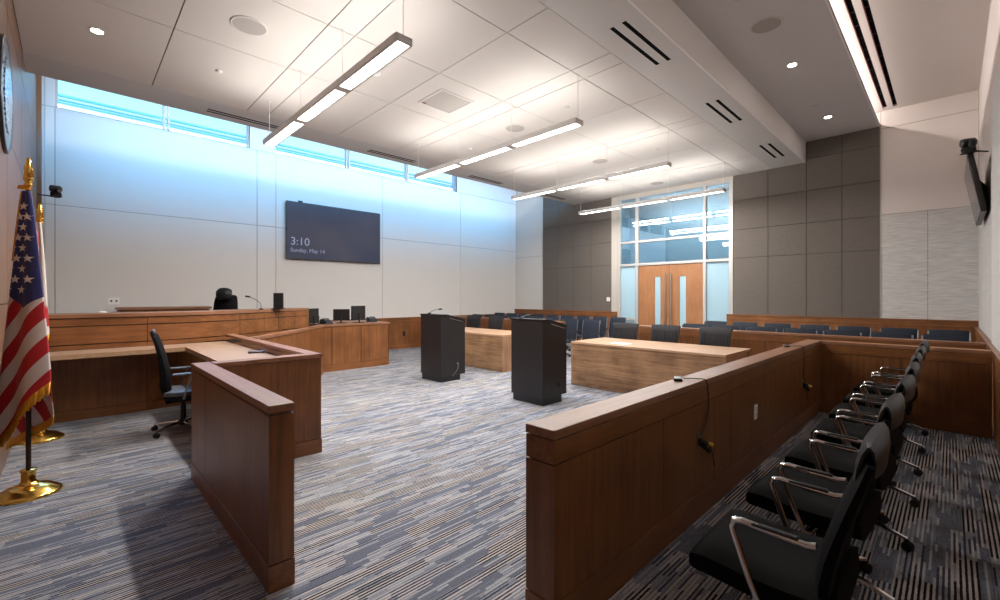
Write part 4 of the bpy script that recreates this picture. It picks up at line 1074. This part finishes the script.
def us_drape(t):
    NA, NZ = 60, 90
    ztop = 2.34
    def half(u): # half width versus 0..1 down
        return .028 + .185 * min(1, u / .95) ** .85
    def surf(a, u):
        # lower hem: slanted, lower on the left side
        zl, zr = .27, .86
        zb = zl + (zr - zl) * (a * .5 + .5) ** .9
        z = ztop + (zb - ztop) * u
        w = half(u); asym = -.035 * u
        p = cloth_pt(a, w, z, 1, .004 + .014 * u, 5.0, 1.2 + 1.2 * u, .03 + .05 * u)
        return p + RV * asym
    b = MB(); uv = []; vs = []
    for i in range(NZ + 1):
        for j in range(NA + 1):
            a = -1 + 2 * j / NA; u = i / NZ; p = surf(a, u); vs.append(p)
            lat = p.dot(RV); z = p.z
            s_ = (z - lat * 1.55) / .30 + .18
            can = z - (1.545 - .30 * (1 - min(1, abs(lat - .02) / .13)) * .35 + .0 * lat)
            uv.append((s_, can))
    fs = [(i * (NA + 1) + j, i * (NA + 1) + j + 1, (i + 1) * (NA + 1) + j + 1, (i + 1) * (NA + 1) + j) for i in range(NZ) for j in range(NA)]
    b.add(vs, fs); b.uv = uv
    c = b.build('flag_cloth', M['flag'], t, smooth=True)
    so = c.modifiers.new('cloth', 'SOLIDIFY'); so.thickness = .004
    # stars sewn on
    b = MB()
    rows = 0
    for k in range(9):
        z = 2.22 - k * .080
        for q in (-1, 0, 1):
            u = (ztop - z) / (ztop - .45); w = half(u)
            lat = (q * .045 + (.022 if k % 2 else 0)) * (1 + k * .16)
            a = (lat + .035 * u) / w
            if abs(a) > .82: continue
            a0 = a
            zlb = .27 + (.86 - .27) * (a * .5 + .5) ** .9
            uu = (z - ztop) / (zlb - ztop)
            if uu < 0.02: continue
            vs = []; n = 10; cp = surf(a, uu); rr = .035
            for m_ in range(n):
                r_ = rr if m_ % 2 == 0 else rr * .42; th = PI / 2 + 2 * PI * m_ / n
                aa = a + r_ * math.cos(th) / w; z2 = z + r_ * math.sin(th)
                u2 = (z2 - ztop) / (.27 + (.86 - .27) * (max(-1, min(1, aa)) * .5 + .5) ** .9 - ztop)
                vs.append(surf(max(-1, min(1, aa)), u2) - FV * .005)
            vs.append(cp - FV * .005)
            b.add(vs, [(m_, (m_ + 1) % n, n) for m_ in range(n)])
    o = b.build('star', M['star'], c); o['label'] = 'white five-pointed stars'
    # fringe along the hem and along the right edge
    b = MB()
    hem = [surf(-1 + 2 * j / 80, 1) for j in range(81)]; e2 = [surf(1, 1 - i / 40 * .0) for i in range(1)]
    def fringe(b, pts, drop, d=-.004):
        vs = []; fs = []
        for i, p in enumerate(pts):
            dz = drop * (1.0 + .12 * math.sin(i * 2.1)); vs += [p + FV * d + Vector((0, 0, .012)), p + FV * (d * 2.5) - Vector((0, 0, dz)) + RV * .006 * math.sin(i * 1.3)]
        for i in range(len(pts) - 1): fs.append((2 * i, 2 * i + 2, 2 * i + 3, 2 * i + 1))
        b.add(vs, fs)
    fringe(b, hem, .078)
    o = b.build('fringe', M['gold'], c, smooth=True); s2 = o.modifiers.new('t', 'SOLIDIFY'); s2.thickness = .006
    # the inner fold hanging behind
    def inner(a, u):
        z = ztop - .3 + ((.50 + .10 * a) - ztop + .3) * u
        w = .03 + .155 * u
        p = cloth_pt(a, w, z, 1, .008, 4, .4, -.045)
        return p + RV * (.012)
    b = MB(); vs = []; uv = []
    for i in range(41):
        for j in range(31):
            a = -1 + 2 * j / 30; u = i / 40; p = inner(a, u); vs.append(p); lat = p.dot(RV); uv.append(((p.z + lat * 1.5) / .33, -1))
    b.add(vs, [(i * 31 + j, i * 31 + j + 1, (i + 1) * 31 + j + 1, (i + 1) * 31 + j) for i in range(40) for j in range(30)]); b.uv = uv
    c2 = b.build('inner_fold', M['flag'], t, smooth=True); so = c2.modifiers.new('cloth', 'SOLIDIFY'); so.thickness = .004
    b = MB(); fringe(b, [inner(-1 + 2 * j / 60, 1) for j in range(61)], .055, -.004); o = b.build('fringe', M['gold'], c2, smooth=True); s2 = o.modifiers.new('t', 'SOLIDIFY'); s2.thickness = .006
    # gold tassel fringe at the head
    b = MB(); fringe(b, [surf(-1 + 2 * j / 40, 0) + Vector((0, 0, .03)) for j in range(41)], .02); fringe(b, [Vector((RV.x * q, RV.y * q, ztop + .03)) - FV * .03 for q in (-.045, -.03, -.02, 0, .02, .03, .045)], .018)
    b.tube([tuple(surf(-1, 0.0 + k * .02) - RV * .012) for k in range(14)], .010, 6)
    b.build('head_fringe', M['gold'], t, smooth=True)
flag_stand('flag_on_stand', 'furled starred and striped flag with gold fringe on brass stand', -4.98, -.232, 2.60, us_drape)
def white_drape(t):
    ztop = 2.33
    def surf(a, u):
        z = ztop + (1.12 - ztop) * u; w = .022 + .10 * u ** .8
        p = cloth_pt(a, w, z, 1, .006 + .014 * u, 5, .3, .03 + .04 * u)
        return p + RV * (.012 * u)
    for nm, u0, u1, m in (('white_cloth', 0, .76, 'flag_white'), ('red_cloth', .76, .925, 'flag_red'), ('hem_cloth', .925, 1, 'flag_white')):
        b = MB(); vs = []; NZ = 24; NA = 30
        for i in range(NZ + 1):
            for j in range(NA + 1): vs.append(surf(-1 + 2 * j / NA, u0 + (u1 - u0) * i / NZ))
        b.add(vs, [(i * (NA + 1) + j, i * (NA + 1) + j + 1, (i + 1) * (NA + 1) + j + 1, (i + 1) * (NA + 1) + j) for i in range(NZ) for j in range(NA)])
        c = b.build(nm, M[m], t, smooth=True); so = c.modifiers.new('cloth', 'SOLIDIFY'); so.thickness = .004
    b = MB(); pts = [surf(-1 + 2 * j / 40, 1) for j in range(41)]; vs = []; fs = []
    for i, p in enumerate(pts): vs += [p + Vector((0, 0, .01)) - FV * .003, p - Vector((0, 0, .06)) - FV * .006]
    fs = [(2 * i, 2 * i + 2, 2 * i + 3, 2 * i + 1) for i in range(40)]; b.add(vs, fs)
    b.tube([tuple(surf(-1, k * .06) - RV * .010) for k in range(16)], .010, 6)
    pts = [Vector((RV.x * q, RV.y * q, ztop + .02)) - FV * .03 for q in (-.04, -.02, 0, .02, .04)]
    b.add([tuple(p) for p in pts] + [tuple(p - Vector((0, 0, .03))) for p in pts], [(i, i + 1, i + 6, i + 5) for i in range(4)])
    c = b.build('fringe', M['gold'], t, smooth=True); so = c.modifiers.new('t', 'SOLIDIFY'); so.thickness = .006
flag_stand('flag_on_stand', 'white and red furled flag with gold fringe behind the striped flag', -6.80, -.232, 2.52, white_drape)
